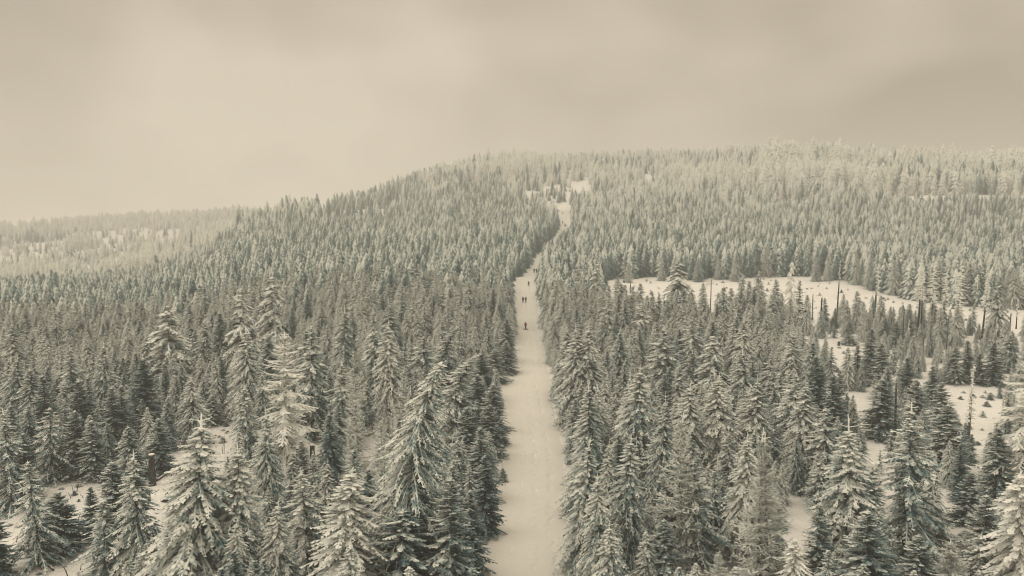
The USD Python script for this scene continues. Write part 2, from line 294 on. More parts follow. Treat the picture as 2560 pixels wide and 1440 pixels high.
def branches_of(rng, H, W, nlev, per, u0=0.05, power=0.60, droop=(0.62, 0.25), rise=(0.0, 0.5), tipup=0.16, K=6,
                nt=7, twig=(0.42, 0.075), hang=2, core=0.055, frost=0.45, rime_side_light=0.24, topf=0.35, lenj=(0.62, 1.18), spine=None, fill=1.0, skirt=0.0):
    """a conifer's crown: boughs in whorls, each a drooping rib with twigs along both sides"""
    n = nlev * per
    lev = np.repeat(np.arange(nlev), per)
    u = np.clip((lev + rng.uniform(-0.45, 0.45, n)) / max(nlev - 1, 1), 0, 1)
    u = u0 + (0.985 - u0) * (1 - (1 - u) ** 1.08)
    u = np.clip(u, u0, 0.99)
    keep = rng.random(n) < np.clip(fill + 0.25 * u, 0, 1)
    u = u[keep]; lev = lev[keep]; n = len(u)
    az = lev * 2.4 + rng.uniform(0, 2 * np.pi, n)
    R = W / 2 * np.maximum((1 - u), 0.015) ** power
    R = R * (1 + skirt * np.clip(0.25 - u, 0, 1))
    lump = 0.82 + 0.36 * meshkit.noise(np.stack([np.cos(az) * 1.3, np.sin(az) * 1.3, u * 9], -1), int(rng.integers(99)))
    L = np.maximum(R * rng.uniform(lenj[0], lenj[1], n) * lump, 0.16)
    uu = np.clip(u * 1.1, 0, 1)
    b = lerp(droop[0], droop[1], uu) * rng.uniform(0.75, 1.25, n)
    a = lerp(rise[0], rise[1], uu ** 1.5) + rng.uniform(-0.08, 0.08, n)
    h = u * H
    fr = frost + rime_side_light * (-np.cos(az)) + topf * u ** 2 + rng.uniform(-0.14, 0.14, n)  # left boughs paler: side light painted in along with windward rime
    sx = spine(u) * H if spine is not None else np.zeros(n)
    sw = rng.uniform(-0.25, 0.25, n)
    def pt(s):                                   # s: (..., n) -> points (..., n, 3)
        r = L * s * (1 - 0.08 * s)
        z = h + L * (a * s - b * s ** 2 + tipup * s ** 4)
        ang = az + sw * s
        return np.stack([sx + r * np.cos(ang), r * np.sin(ang), z], -1)
    V, F, A, off = [], [], [], 0
    def put(v, f, al):
        nonlocal off
        V.append(v.reshape(-1, 3)); F.append(f + off); A.append(al.ravel()); off += v.reshape(-1, 3).shape[0]
    perp = np.stack([-np.sin(az), np.cos(az), 0 * az], -1)
    fwd = np.stack([np.cos(az), np.sin(az), 0 * az], -1)
    # ribs: roof-shaped strips
    if core > 0:
        s = np.linspace(0.04, 1, K + 1)[:, None] * np.ones(n)
        c = pt(s)
        wd = (core * (0.45 + 0.55 * np.clip(L, 0.3, 3) / 1.6) * (1.25 - s))[..., None]
        left, right, top = c + perp * wd - [0, 0, 0.4] * wd, c - perp * wd - [0, 0, 0.4] * wd, c + [0, 0, 1.0] * wd
        v = np.stack([left, top, right], 2)       # K+1, n, 3, 3
        idx = np.arange((K + 1) * n * 3).reshape(K + 1, n, 3)
        f = []
        for p, q in ((0, 1), (1, 2)):
            f.append(np.stack([idx[:-1, :, p], idx[:-1, :, q], idx[1:, :, q]], -1).reshape(-1, 3))
            f.append(np.stack([idx[:-1, :, p], idx[1:, :, q], idx[1:, :, p]], -1).reshape(-1, 3))
        al = np.stack([np.broadcast_to(fr * 0.8, s.shape), np.broadcast_to(fr + 0.35, s.shape), np.broadcast_to(fr * 0.8, s.shape)], -1)
        put(v, np.vstack(f), al)
    # twigs: slim two-faced blades on both sides, and some hanging
    for k in range(nt + hang):
        hangs = k >= nt
        for side in (-1, 1):
            s = np.clip((k % nt + rng.uniform(0.2, 1.0, n)) / nt, 0.06, 1.0)
            B = pt(s); Bf = pt(np.minimum(s + 0.08, 1.08))
            t = Bf - B; t /= np.linalg.norm(t, axis=-1, keepdims=True) + 1e-9
            prof = np.clip(np.sin(np.pi * np.clip(0.12 + 0.84 * s, 0, 1)), 0.25, 1)
            ln = twig[0] * np.clip(L, 0.55, 3.2) ** 0.75 * prof * rng.uniform(0.7, 1.3, n)
            th = rng.uniform(0.4, 0.95, n)
            d = t * np.cos(th)[:, None] + side * perp * np.sin(th)[:, None]
            dz = rng.uniform(0.15, 0.6, n) if not hangs else rng.uniform(0.9, 1.8, n)
            d[:, 2] -= dz * (0.4 + 0.6 * droop[0])
            d /= np.linalg.norm(d, axis=-1, keepdims=True)
            T = B + d * ln[:, None]
            Mi = B + d * (0.5 * ln)[:, None]
            cr = np.cross(d, [0, 0, 1.0]); cr /= np.linalg.norm(cr, axis=-1, keepdims=True) + 1e-6
            hw = (twig[1] * (0.6 + 0.5 * np.clip(L, 0.2, 2.5)) * rng.uniform(0.7, 1.3, n))[:, None]
            Mi[:, 2] += 0.25 * hw[:, 0]
            v = np.stack([B, Mi + cr * hw, T, Mi - cr * hw], 1)
            i = np.arange(n)[:, None] * 4
            f = np.concatenate([i + [0, 1, 2], i + [0, 2, 3]])
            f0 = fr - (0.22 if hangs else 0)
            f0 = f0 + 0.45 * (s - 0.6)      # inner twigs coloured darker: shade painted in with the thinner frost
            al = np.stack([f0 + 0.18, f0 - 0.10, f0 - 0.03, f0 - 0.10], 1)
            put(v, f, al)
    return np.vstack(V), np.vstack(F), np.concatenate(A), (u, az, L)

def face_up(v, f):
    n = np.cross(v[f[:, 1]] - v[f[:, 0]], v[f[:, 2]] - v[f[:, 0]])
    bad = n[:, 2] < 0
    f = f.copy(); f[bad] = f[bad][:, [0, 2, 1]]
    return f

def leader(mb, H, length, top, rad=0.035, x=0.0, tilt=0.0):
    """the bare frosted shoot at the very top, with a small whorl"""
    z0 = H * 0.97
    mb.tube([(x, 0, z0), (x + tilt * length * 0.5, 0, z0 + length * 0.55), (x + tilt * length, 0, z0 + length)], [rad * 1.3, rad, rad * 0.55], 4, top)
    for k in range(4):
        an = k * 1.57 + 0.4
        zz = z0 + length * (0.35 if k % 2 else 0.55)
        r = length * 0.28
        mb.tube([(x + tilt * length * 0.4, 0, zz), (x + tilt * length * 0.4 + r * math.cos(an), r * math.sin(an), zz + r * 0.45)], [rad * 0.9, rad * 0.5], 3, top)

def trunk_mesh(H, r0, top=0.96, spine=None, sides=7, a=0.0):
    mb = MB()
    us = np.array([-0.03, 0.0, 0.03, 0.15, 0.4, 0.7, top])
    pts = [((spine(np.array([max(u, 0)]))[0] * H if spine is not None else 0.0), 0, u * H) for u in us]
    mb.tube(pts, r0 * np.array([1.5, 1.25, 1.0, 0.9, 0.66, 0.34, 0.06]), sides, a)
    return mb.get()

H0, W0 = 12.0, 5.0        # every model is built at this size and scaled where it stands
MODELS = {}
def add_model(name, seed, leader_len=0.9, spine=None, trunk_r=0.17, mat='spruce_needles', **kw):
    rng = np.random.default_rng(seed)
    v, f, a, _ = branches_of(rng, H0, W0, spine=spine, **kw)
    mb = MB(); mb.add(v, face_up(v, f), a)
    crown = mb.get(); mb = MB()
    if leader_len:
        tx = spine(np.array([0.98]))[0] * H0 if spine is not None else 0.0
        leader(mb, H0, leader_len, 0.95, x=tx, tilt=rng.uniform(-0.15, 0.15))
    MODELS[name] = dict(crown=crown, shoot=mb.get() if leader_len else None, trunk=trunk_mesh(H0, trunk_r, spine=spine, a=0.75 if mat in ('frosted_twigs', 'rime', 'hazed_rime_twigs') else 0.0), mat=mat)

near = dict(nlev=48, per=9, nt=9, hang=3, K=4, twig=(0.26, 0.052), core=0.06, lenj=(0.7, 1.25), rise=(-0.12, 0.35))
for k in range(5):
    add_model('spruce_%s' % 'abcde'[k], 10 + k, leader_len=0.8 + 0.2 * k, droop=(0.85 + 0.10 * k, 0.5), frost=0.40 + 0.05 * (k % 3), **near)
for k in range(3):       # ragged, gappy ones
    add_model('ragged_%s' % 'abc'[k], 25 + k, leader_len=0.5 * k, droop=(0.9, 0.4), frost=0.44 + 0.08 * k, fill=0.5, **dict(near, lenj=(0.35, 1.45)))
for k in range(3):       # heavily frosted spruces
    add_model('frosty_%s' % 'abc'[k], 30 + k, leader_len=1.2, droop=(1.15, 0.6), frost=0.66, topf=0.4, **near)
for k in range(3):       # old trees bowed under snow
    add_model('laden_%s' % 'abc'[k], 40 + k, leader_len=0.0, nlev=30, per=7, nt=6, hang=4, K=5, droop=(1.3, 0.8), rise=(0.15, 0.5), tipup=0.05, power=0.6,
              twig=(0.36, 0.12), core=0.15, frost=0.72, lenj=(0.5, 1.3))
for k in range(2):       # plastered white
    add_model('white_%s' % 'ab'[k], 50 + k, leader_len=0.9, nlev=50, per=9, nt=8, hang=3, K=4, droop=(1.1, 0.6), twig=(0.25, 0.055), core=0.075, frost=0.86, topf=0.3, lenj=(0.55, 1.25))
add_model('plastered_a', 55, leader_len=0.7, nlev=44, per=9, nt=7, hang=4, K=4, droop=(1.2, 0.7), twig=(0.28, 0.075), core=0.11, frost=1.0, topf=0.2, lenj=(0.5, 1.25), mat='rime')
for k in range(4):       # dark, thick young spruces with little frost
    add_model('dark_%s' % 'abcd'[k], 60 + k, leader_len=0.6, nlev=40, per=8, nt=7, hang=3, K=4, droop=(0.65, 0.3), tipup=0.2, power=0.62, frost=0.33, topf=0.3, core=0.06, twig=(0.27, 0.07), lenj=(0.7, 1.25))
bend = lambda u: 0.22 * np.clip(u - 0.35, 0, 1) ** 2 * 1.2
hook = lambda u: 0.9 * np.clip(u - 0.62, 0, 1) ** 2
fine = dict(near, nlev=64, per=10, twig=(0.17, 0.036), core=0.045)
add_model('leaning_a', 70, leader_len=0.0, spine=bend, droop=(1.05, 0.7), frost=0.46, **fine)
add_model('hooked_a', 71, leader_len=0.5, spine=hook, droop=(0.9, 0.4), frost=0.52, **near)
# broad spruce with long level boughs lined with snow
add_model('layered_a', 75, leader_len=0.6, nlev=34, per=7, nt=13, hang=6, K=6, droop=(0.55, 0.25), tipup=0.05, frost=0.20, core=0.05, twig=(0.24, 0.035), lenj=(0.6, 1.25), topf=0.4)
# twiggy, thin-needled, all rime
for k in range(2):
    add_model('rimed_%s' % 'ab'[k], 80 + k, leader_len=1.3, nlev=34, per=5, nt=7, hang=1, K=5, droop=(0.25, 0.1), rise=(0.05, 0.45), tipup=0.3, twig=(0.5, 0.03), core=0.035, frost=0.75, topf=0.3,
              power=0.7, mat='frosted_twigs', lenj=(0.5, 1.2))
# leafless dead spruces, each bough a bare white rib
for k in range(2):
    add_model('bare_%s' % 'ab'[k], 90 + k, leader_len=0.7, nlev=34, per=5, nt=7, hang=2, K=6, droop=(1.15, 0.2), rise=(0.0, 0.35), tipup=0.30, twig=(0.36, 0.042), core=0.10, frost=0.95, topf=0.1,
              power=0.62, mat='rime', lenj=(0.3, 1.3), trunk_r=0.22)
mid = dict(nlev=22, per=7, nt=5, hang=2, K=3, twig=(0.32, 0.13), lenj=(0.6, 1.3))
for k in range(6):
    add_model('mid_%s' % 'abcdef'[k], 100 + k, leader_len=0.8, droop=(0.75, 0.35), core=0.10, frost=0.52 + 0.10 * (k % 3), power=0.62, topf=0.5, mat='far_needles', **mid)
for k in range(3):
    add_model('midfrost_%s' % 'abc'[k], 110 + k, leader_len=0.9, droop=(0.95, 0.4), core=0.12, frost=0.80, power=0.6, mat='far_needles', **mid)
def add_far_model(name, seed, mat, tiers=10, m=7, base=0.15, tip=0.55, topf=0.5, power=0.8, ragged=0.3, top_w=0.05):
    """a spruce seen from hundreds of metres: skirts of drooping boughs, ragged at the rim, each open underneath"""
    g = np.random.default_rng(seed); mb = MB()
    off = np.zeros(2)
    for k in range(tiers):
        u = 0.03 + 0.90 * (k + g.uniform(-.2, .2)) / (tiers - 1) if k else 0.03
        R = W0 / 2 * max((1 - u), 0.03) ** power + top_w
        hgt = H0 * (0.13 + 0.05 * (1 - u)) * g.uniform(0.85, 1.15)
        z_ap = u * H0 + hgt; z_ap = min(z_ap, H0 * 1.0)
        n = 2 * m; an = np.arange(n) * 2 * np.pi / n + g.uniform(0, 6.28) + g.uniform(-.12, .12, n)
        r = R * np.where(np.arange(n) % 2 == 0, g.uniform(1 - ragged, 1 + ragged, n), g.uniform(0.42, 0.62, n))
        z = u * H0 - R * np.where(np.arange(n) % 2 == 0, g.uniform(0.05, 0.35, n), -0.12)
        rime_side_light = -0.26 * np.cos(an)  # windward rime plus painted side light on the left
        rim = np.stack([off[0] + r * np.cos(an), off[1] + r * np.sin(an), z], 1)
        mid = np.stack([off[0] + 0.5 * r * np.cos(an), off[1] + 0.5 * r * np.sin(an), z + 0.62 * (z_ap - z)], 1)
        v = np.vstack([rim, mid, [[off[0], off[1], z_ap]]])
        a = np.concatenate([np.where(np.arange(n) % 2 == 0, tip, base) + rime_side_light + g.uniform(-.12, .12, n), (base + 0.22) + rime_side_light, [base + 0.05]]) + topf * u ** 1.5  # apex and notches darker: inner shade painted into the frost value
        f = []
        for q in range(n):
            p = (q + 1) % n
            f += [(q, p, n + p), (q, n + p, n + q), (n + q, n + p, 2 * n)]
        mb.add(v, f, a)
        off = off + g.normal(0, 0.035, 2)
    v, f, a = mb.get()
    MODELS[name] = dict(crown=(v, face_up(v, f), a), shoot=None, trunk=trunk_mesh(H0, 0.17, sides=4), mat=mat)
for k in range(8):
    add_far_model('far_%s' % 'abcdefgh'[k], 120 + k, 'far_needles', tiers=9 + k % 3, m=6 + k % 3, base=0.05 + 0.10 * (k % 3), tip=0.34 + 0.14 * (k % 3), topf=0.5 + 0.1 * (k % 2), power=0.72 + 0.06 * (k % 3))
for k in range(6):
    add_far_model('pale_%s' % 'abcdef'[k], 130 + k, 'hazed_rime_twigs', tiers=8 + k % 4, m=5 + k % 3, base=0.42, tip=0.85, topf=0.35, power=0.6 + 0.07 * (k % 3), ragged=0.45)

LOD_FAR = [m for m in MODELS if m.startswith('far_')]
LOD_PALE = [m for m in MODELS if m.startswith('pale_')]
LOD_MID = [m for m in MODELS if m.startswith('mid_')]
LOD_MIDF = [m for m in MODELS if m.startswith('midfrost_')]

stage.CreateClassPrim('/World/tree_models')
for name, m in MODELS.items():
    p = '/World/tree_models/' + name
    UsdGeom.Xform.Define(stage, p)
    v, f, a = m['trunk']
    if m['mat'] in ('frosted_twigs', 'rime', 'hazed_rime_twigs'): obj(p + '/trunk', v, f, 'dead_wood', False, a)
    else: obj(p + '/trunk', v, f, 'bark', True)
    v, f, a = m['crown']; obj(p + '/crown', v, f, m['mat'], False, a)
    if m['shoot']: obj(p + '/top_shoot', *m['shoot'][:2], m['mat'], False, m['shoot'][2])

# ------------------------------------------------------------------ trees read off the photograph
# tip column, tip row, foot row, crown width in pixels, model kind, description (None: described by its neighbours)
HEROES = [
    (489, 1040, 1505, 270, 'frosty', 'tallest broad spruce in the lower left clearing, its frosted tip bent to the right'),
    (348, 1125, 1450, 140, 'spruce', None), (268, 1240, 1450, 130, 'spruce', None), (287, 1147, 1330, 120, 'dark', None), (195, 1020, 1190, 100, 'dark', None), (130, 1010, 1205, 100, 'spruce', None), (65, 1075, 1250, 95, 'dark', None), (400, 1040, 1180, 90, 'dark', None), (330, 1060, 1203, 90, 'spruce', None), (240, 1045, 1196, 90, 'dark', None), (525, 1150, 1335, 85, 'dark', None), (432, 1290, 1425, 62, 'spruce', None),
    (230, 1211, 1338, 62, 'dark', 'small dark spruce alone on the open snow of the lower left clearing'),
    (100, 1140, 1415, 110, 'spruce', None), (150, 1222, 1380, 130, 'dark', None), (30, 1020, 1275, 120, 'spruce', None), (-18, 1250, 1450, 120, 'dark', None),
    (611, 1113, 1485, 195, 'frosty', None), (484, 1330, 1510, 75, 'frosty', None), (458, 1370, 1490, 52, 'spruce', None),
    (322, 1395, 1520, 66, 'white', 'small white plastered spruce top at the bottom edge of the lower left clearing'),
    (370, 1352, 1480, 75, 'spruce', None), (699, 1250, 1510, 120, 'frosty', None), (769, 1170, 1430, 135, 'spruce', None),
    (671, 1025, 1340, 115, 'frosty', None), (863, 1165, 1540, 240, 'white', 'broad white plastered spruce with a forked tip at the bottom edge left of the trail'),
    (897, 1107, 1420, 115, 'spruce', None), (960, 1112, 1420, 120, 'rimed', None),
    (1103, 868, 1485, 250, 'leaning', 'huge old spruce whose crown leans right towards the trail'),
    (1157, 871, 1150, 130, 'hooked', 'spruce with a tip hooked to the right, just left of the bend in the trail'),
    (1129, 805, 1035, 92, 'hooked', None), (1000, 1262, 1540, 270, 'layered', 'dark wide spruce with level snow lined boughs at the bottom left of the trail'),
    (1125, 1180, 1520, 170, 'dark', None), (1175, 1215, 1440, 100, 'dark', None), (1215, 1130, 1335, 90, 'dark', None),
    (711, 822, 1165, 180, 'bare', 'dead leafless spruce, its bare boughs white with rime, left of the middle'),
    (897, 877, 1170, 95, 'rimed', None), (1007, 920, 1110, 70, 'rimed', None), (880, 1050, 1290, 80, 'rimed', None), (950, 1040, 1290, 85, 'rimed', None), (985, 1000, 1230, 75, 'rimed', None), (1030, 965, 1200, 80, 'spruce', None),
    (428, 752, 985, 135, 'laden', 'broad snow laden spruce rising above the dark stand on the left'),
    (605, 707, 965, 105, 'laden', 'left one of two tall snow laden spruces side by side left of the middle'),
    (686, 678, 930, 115, 'laden', 'right one of two tall snow laden spruces side by side left of the middle'),
    (783, 800, 1100, 115, 'spruce', 'neat dark grey spruce right behind the dead leafless one'), (859, 770, 965, 82, 'spruce', None), (857, 900, 1115, 92, 'spruce', None),
    (622, 819, 1045, 105, 'frosty', None), (674, 831, 1015, 85, 'spruce', None), (624, 958, 1190, 105, 'frosty', None),
    (945, 807, 1015, 85, 'laden', None), (974, 803, 1045, 105, 'frosty', None), (1059, 834, 990, 92, 'spruce', None), (978, 755, 905, 82, 'spruce', None),
    (934, 773, 955, 72, 'spruce', None), (553, 773, 935, 75, 'spruce', None), (512, 794, 960, 72, 'spruce', None), (486, 941, 1110, 95, 'frosty', None),
    (364, 886, 1095, 115, 'dark', None), (283, 961, 1140, 85, 'dark', None), (305, 956, 1130, 80, 'dark', None), (266, 855, 1065, 90, 'frosty', None), (183, 865, 1055, 95, 'spruce', None), (87, 914, 1105, 100, 'spruce', None),
    (125, 929, 1130, 95, 'dark', None), (211, 944, 1120, 105, 'dark', None), (40, 804, 965, 80, 'spruce', None), (49, 892, 1070, 95, 'spruce', None), (530, 985, 1060, 62, 'dark', None),
    (1225, 1005, 1140, 82, 'dark', None), (1250, 1045, 1112, 50, 'dark', None), (1235, 870, 955, 75, 'dark', None), (1265, 850, 930, 62, 'dark', None), (1205, 880, 990, 80, 'dark', None),
    (1190, 930, 1060, 90, 'dark', None), (1230, 955, 1080, 85, 'dark', None), (1205, 1060, 1250, 100, 'dark', None), (1170, 1010, 1180, 95, 'dark', None), (1262, 790, 905, 60, 'dark', None),
    (1472, 955, 1295, 125, 'spruce', 'slim spruce with a bare shoot on top, right beside the right edge of the trail'), (1444, 811, 1065, 115, 'frosty', None), (1473, 811, 1065, 120, 'frosty', None), (1414, 817, 1005, 75, 'spruce', None),
    (1553, 823, 985, 82, 'spruce', None), (1660, 811, 1015, 110, 'spruce', None), (1635, 826, 935, 55, 'spruce', None), (1728, 790, 955, 85, 'spruce', None), (1777, 796, 935, 70, 'spruce', None),
    (1780, 829, 1025, 115, 'laden', 'round shouldered spruce bowed under snow, in the middle of the right hand forest'), (1861, 793, 965, 82, 'frosty', None), (1840, 781, 940, 72, 'spruce', None), (1976, 829, 1005, 85, 'spruce', None),
    (1855, 875, 1060, 105, 'frosty', None), (1730, 875, 1005, 70, 'spruce', None), (1596, 915, 1210, 150, 'frosty', 'tall pointed frosted spruce standing clear, second row right of the trail'),
    (1568, 933, 1185, 85, 'frosty', None), (1724, 955, 1210, 125, 'frosty', None), (1786, 936, 1200, 145, 'frosty', None), (1889, 942, 1200, 115, 'spruce', None), (1864, 964, 1190, 105, 'frosty', None), (1980, 924, 1150, 110, 'spruce', None),
    (1649, 991, 1270, 95, 'spruce', None), (1690, 1033, 1420, 150, 'rimed', 'bushy rime covered pale tree in the front row right of the trail'), (1566, 1089, 1410, 145, 'frosty', None), (1511, 1100, 1340, 75, 'spruce', None),
    (1504, 1186, 1510, 125, 'frosty', None), (1527, 1308, 1545, 125, 'frosty', None), (1461, 1100, 1430, 135, 'spruce', None), (1745, 1138, 1415, 140, 'spruce', None), (1861, 1083, 1395, 140, 'frosty', None),
    (1895, 1080, 1490, 150, 'rimed', 'left one of a pale rimed pair with bare shoots in the right foreground'), (1919, 1089, 1495, 150, 'rimed', 'right one of a pale rimed pair with bare shoots in the right foreground'),
    (1618, 1320, 1500, 80, 'spruce', None), (1738, 1400, 1550, 80, 'frosty', None), (1791, 1379, 1540, 100, 'rimed', None), (1660, 1290, 1490, 110, 'dark', None),
    (1987, 1337, 1545, 118, 'plastered', 'small white snow plastered tree on the bare patch at the bottom right of the middle'),
    (2119, 1055, 1445, 210, 'spruce', 'left one of two big grey green spruces in the lower right'), (2261, 1006, 1415, 210, 'spruce', 'right one of two big grey green spruces in the lower right'),
    (2171, 1266, 1530, 180, 'dark', 'spruce with tiered boughs in front of and between the two big lower right ones'), (2363, 1003, 1190, 125, 'dark', None), (1978, 922, 1130, 90, 'spruce', None), (2003, 953, 1200, 115, 'spruce', None),
    (2026, 846, 1020, 75, 'spruce', None), (1978, 831, 990, 80, 'spruce', None), (2045, 880, 1080, 85, 'dark', None), (2085, 930, 1110, 85, 'dark', None), (2143, 858, 962, 54, 'dark', None), (2171, 815, 942, 62, 'dark', None), (2204, 852, 962, 66, 'dark', None),
    (2198, 941, 1095, 105, 'dark', None), (2122, 800, 862, 44, 'dark', None), (2265, 889, 990, 66, 'dark', None), (2327, 910, 1010, 60, 'dark', None), (2290, 941, 1085, 80, 'dark', None),
    (2388, 864, 957, 62, 'dark', None), (2418, 846, 950, 54, 'dark', None), (2351, 950, 1065, 75, 'dark', None), (2485, 680, 862, 62, 'spruce', 'tall slim spruce among the dead snags at the right end of the clearing'), (2080, 790, 830, 28, 'dark', None),
    (2100, 760, 800, 30, 'dark', None), (2520, 830, 930, 62, 'spruce', None), (2480, 850, 960, 66, 'dark', None), (2447, 880, 960, 50, 'dark', None), (2270, 770, 850, 36, 'dark', None), (2240, 800, 870, 48, 'dark', None), (2210, 790, 860, 46, 'dark', None),
    (2552, 1165, 1550, 215, 'plastered', 'huge white snow plastered spruce cut off by the lower right edge'),
    (2418, 1174, 1310, 90, 'dark', None), (2366, 1350, 1520, 140, 'rimed', None), (2335, 1240, 1400, 110, 'spruce', None), (2460, 1230, 1420, 120, 'dark', None), (2440, 1330, 1500, 120, 'spruce', None), (2290, 1330, 1500, 110, 'dark', None), (2490, 1060, 1240, 95, 'dark', None),
    (2556, 850, 1240, 175, 'bare', 'dead leafless spruce with rimed hanging boughs at the right edge'), (2060, 1010, 1230, 110, 'spruce', None),
    (1492, 652, 795, 66, 'laden', 'round topped snow laden spruce left of the snowy clearing on the right'), (1693, 640, 800, 92, 'laden', 'broad snow laden spruce in front of the snowy clearing on the right'), (1602, 753, 860, 84, 'laden', None), (1855, 680, 765, 36, 'laden', None),
    (2040, 640, 703, 28, 'frosty', None), (2235, 645, 738, 42, 'frosty', None), (2175, 630, 722, 34, 'frosty', None), (2140, 628, 712, 30, 'frosty', None), (1795, 640, 698, 22, 'frosty', None), (1840, 628, 704, 32, 'frosty', None), (1570, 655, 706, 24, 'frosty', None),
    (1915, 610, 692, 36, 'frosty', None), (1890, 625, 692, 30, 'spruce', None), (2070, 625, 702, 24, 'frosty', None), (1655, 640, 702, 26, 'frosty', None), (1745, 640, 704, 28, 'frosty', None),
    (1257, 1168, 1203, 27, 'dark', 'upper of two tiny spruces standing on the left edge of the trail'), (1231, 1284, 1314, 25, 'dark', 'lower of two tiny spruces standing on the left edge of the trail'),
]
KIND = {'spruce': ['spruce_a', 'spruce_b', 'ragged_a', 'spruce_c', 'spruce_d', 'ragged_b', 'spruce_e', 'ragged_c'], 'frosty': ['frosty_a', 'frosty_b', 'frosty_c'], 'laden': ['laden_a', 'laden_b', 'laden_c'], 'white': ['white_a', 'white_b'],
        'dark': ['dark_a', 'dark_b', 'dark_c', 'dark_d'], 'plastered': ['plastered_a'], 'leaning': ['leaning_a'], 'hooked': ['hooked_a'], 'layered': ['layered_a'], 'rimed': ['rimed_a', 'rimed_b'], 'bare': ['bare_a', 'bare_b']}
rng = np.random.default_rng(7)
TREES = []        # dicts: x y z H W model rz lean, px height, label
def height_at(y, foot_z, row): return zrow(row, y) - foot_z
for k, (px, top, foot, wpx, kind, desc) in enumerate(HEROES):
    off = {'leaning': -75, 'hooked': -20}.get(kind, 0)
    x, y = hit(px + off, foot)
    z = float(ground([x], [y])[0]); d = y * CP - z * SP
    H = height_at(y, z, top); W = 1.32 * wpx / FPX * d
    crown_h = H / 1.05
    TREES.append(dict(x=x, y=y, z=z, H=crown_h, W=W, model=KIND[kind][k % len(KIND[kind])], rz=(0 if kind in ('leaning', 'hooked') else rng.uniform(-55, 55)), kind=kind, desc=desc, hero=True,
                      tilt=(3.5 if k == 0 else rng.normal(0, 1.6))))
hx = np.array([t['x'] for t in TREES]); hy = np.array([t['y'] for t in TREES]); hW = np.array([t['W'] for t in TREES]); hH = np.array([t['H'] for t in TREES])

# open snow, given by where its ground shows in the picture: no trees grown at random in there
OPEN = [Polygon(p) for p in (
    [(-300, 1290), (0, 1275), (60, 1235), (140, 1190), (330, 1165), (440, 1130), (540, 1050), (580, 1045), (590, 1100), (560, 1330), (480, 1460), (420, 1800), (-600, 1800), (-400, 1400)],
    [(640, 1080), (830, 1080), (840, 1230), (700, 1250), (640, 1180)],
    [(1505, 706), (1535, 698), (1640, 692), (1760, 703), (1900, 692), (2050, 692), (2120, 706), (2200, 732), (2300, 752), (2400, 766), (2750, 785), (2750, 835), (2560, 835), (2330, 820), (2130, 800), (2050, 815), (1900, 815), (1640, 822), (1505, 800)],
    [(2075, 850), (2140, 850), (2150, 930), (2100, 960)], [(2370, 930), (2480, 930), (2480, 1130), (2370, 1130)], [(2130, 980), (2180, 980), (2170, 1120), (2130, 1120)],
    [(1950, 1290), (2060, 1290), (2070, 1440), (1960, 1460)], [(2360, 1260), (2480, 1260), (2500, 1480), (2360, 1480)],
    [(1362, 512), (1428, 512), (1426, 592), (1403, 596), (1398, 560), (1392, 535), (1380, 535), (1376, 572), (1366, 545)],
    [(1425, 468), (1470, 452), (1466, 480), (1430, 496)],
    [(2225, 490), (2470, 488), (2700, 498), (2700, 520), (2225, 520)], [(1930, 508), (2010, 503), (2025, 530), (1945, 536)],
    [(2000, 470), (2060, 468), (2070, 500), (2010, 500)], [(1590, 455), (1640, 448), (1640, 478), (1600, 478)], [(1300, 480), (1350, 478), (1350, 500), (1310, 500)])]
THIN = [Polygon(p) for p in (
    [(800, 530), (965, 522), (970, 566), (790, 574)], [(800, 530), (965, 522), (970, 566), (790, 574)], [(800, 530), (965, 522), (970, 566), (790, 574)],
    [(1535, 730), (1700, 735), (1900, 745), (2060, 830), (2090, 920), (1900, 830), (1640, 815), (1535, 790)],
    [(360, 640), (420, 600), (580, 610), (560, 680), (420, 690)], [(1290, 430), (2600, 420), (2600, 510), (1290, 520)], [(1355, 470), (1480, 446), (1480, 505), (1425, 515), (1360, 515)], [(1355, 470), (1480, 446), (1480, 505), (1425, 515), (1360, 515)])]

def jitter_grid(x0, x1, y0, y1, s, seed):
    r = np.random.default_rng(seed)
    X, Y = np.meshgrid(np.arange(x0, x1, s), np.arange(y0, y1, s * 0.9))
    X = X + (np.arange(X.shape[0]) % 2)[:, None] * s / 2
    return X.ravel() + r.uniform(-.36, .36, X.size) * s, Y.ravel() + r.uniform(-.36, .36, X.size) * s
zones = [(62, 200, 3.6, 1), (200, 330, 3.3, 2), (330, 560, 3.7, 3), (560, 760, 4.6, 4), (760, 1000, 5.8, 5), (1000, 1300, 7.0, 6), (1300, 1560, 8.0, 7)]
px_, py_ = [], []
for y0, y1, s, sd in zones:
    xm = 0.70 * y1
    X, Y = jitter_grid(-xm, xm if y1 <= 1000 else 0.0, y0, y1, s, sd)
    ok = np.abs(X) < 0.66 * Y + 8
    px_.append(X[ok]); py_.append(Y[ok])
_r = np.random.default_rng(5)
_y = np.concatenate([np.arange(78, 230, 2.6), np.arange(230, TY1, 2.6)])
for side, f in ((-1, trail_l), (1, trail_r)):
    for gap_ in (1.5, 3.9):
        yy = _y + _r.uniform(-0.9, 0.9, len(_y)); px_.append(f(yy) + side * (gap_ + _r.uniform(-0.2, 0.7, len(_y)))); py_.append(yy)
X = np.concatenate(px_); Y = np.concatenate(py_); Z = ground(X, Y)
_e = np.arange(len(X)) >= len(X) - 4 * len(_y)
R1 = np.random.default_rng(77)
col, row, dep = project(X, Y, Z)
ok = np.ones(len(X), bool)
for p in OPEN: ok &= ~contains_xy(p, col, row)
for p in THIN: ok &= ~(contains_xy(p, col, row) & (R1.random(len(X)) < 0.5))
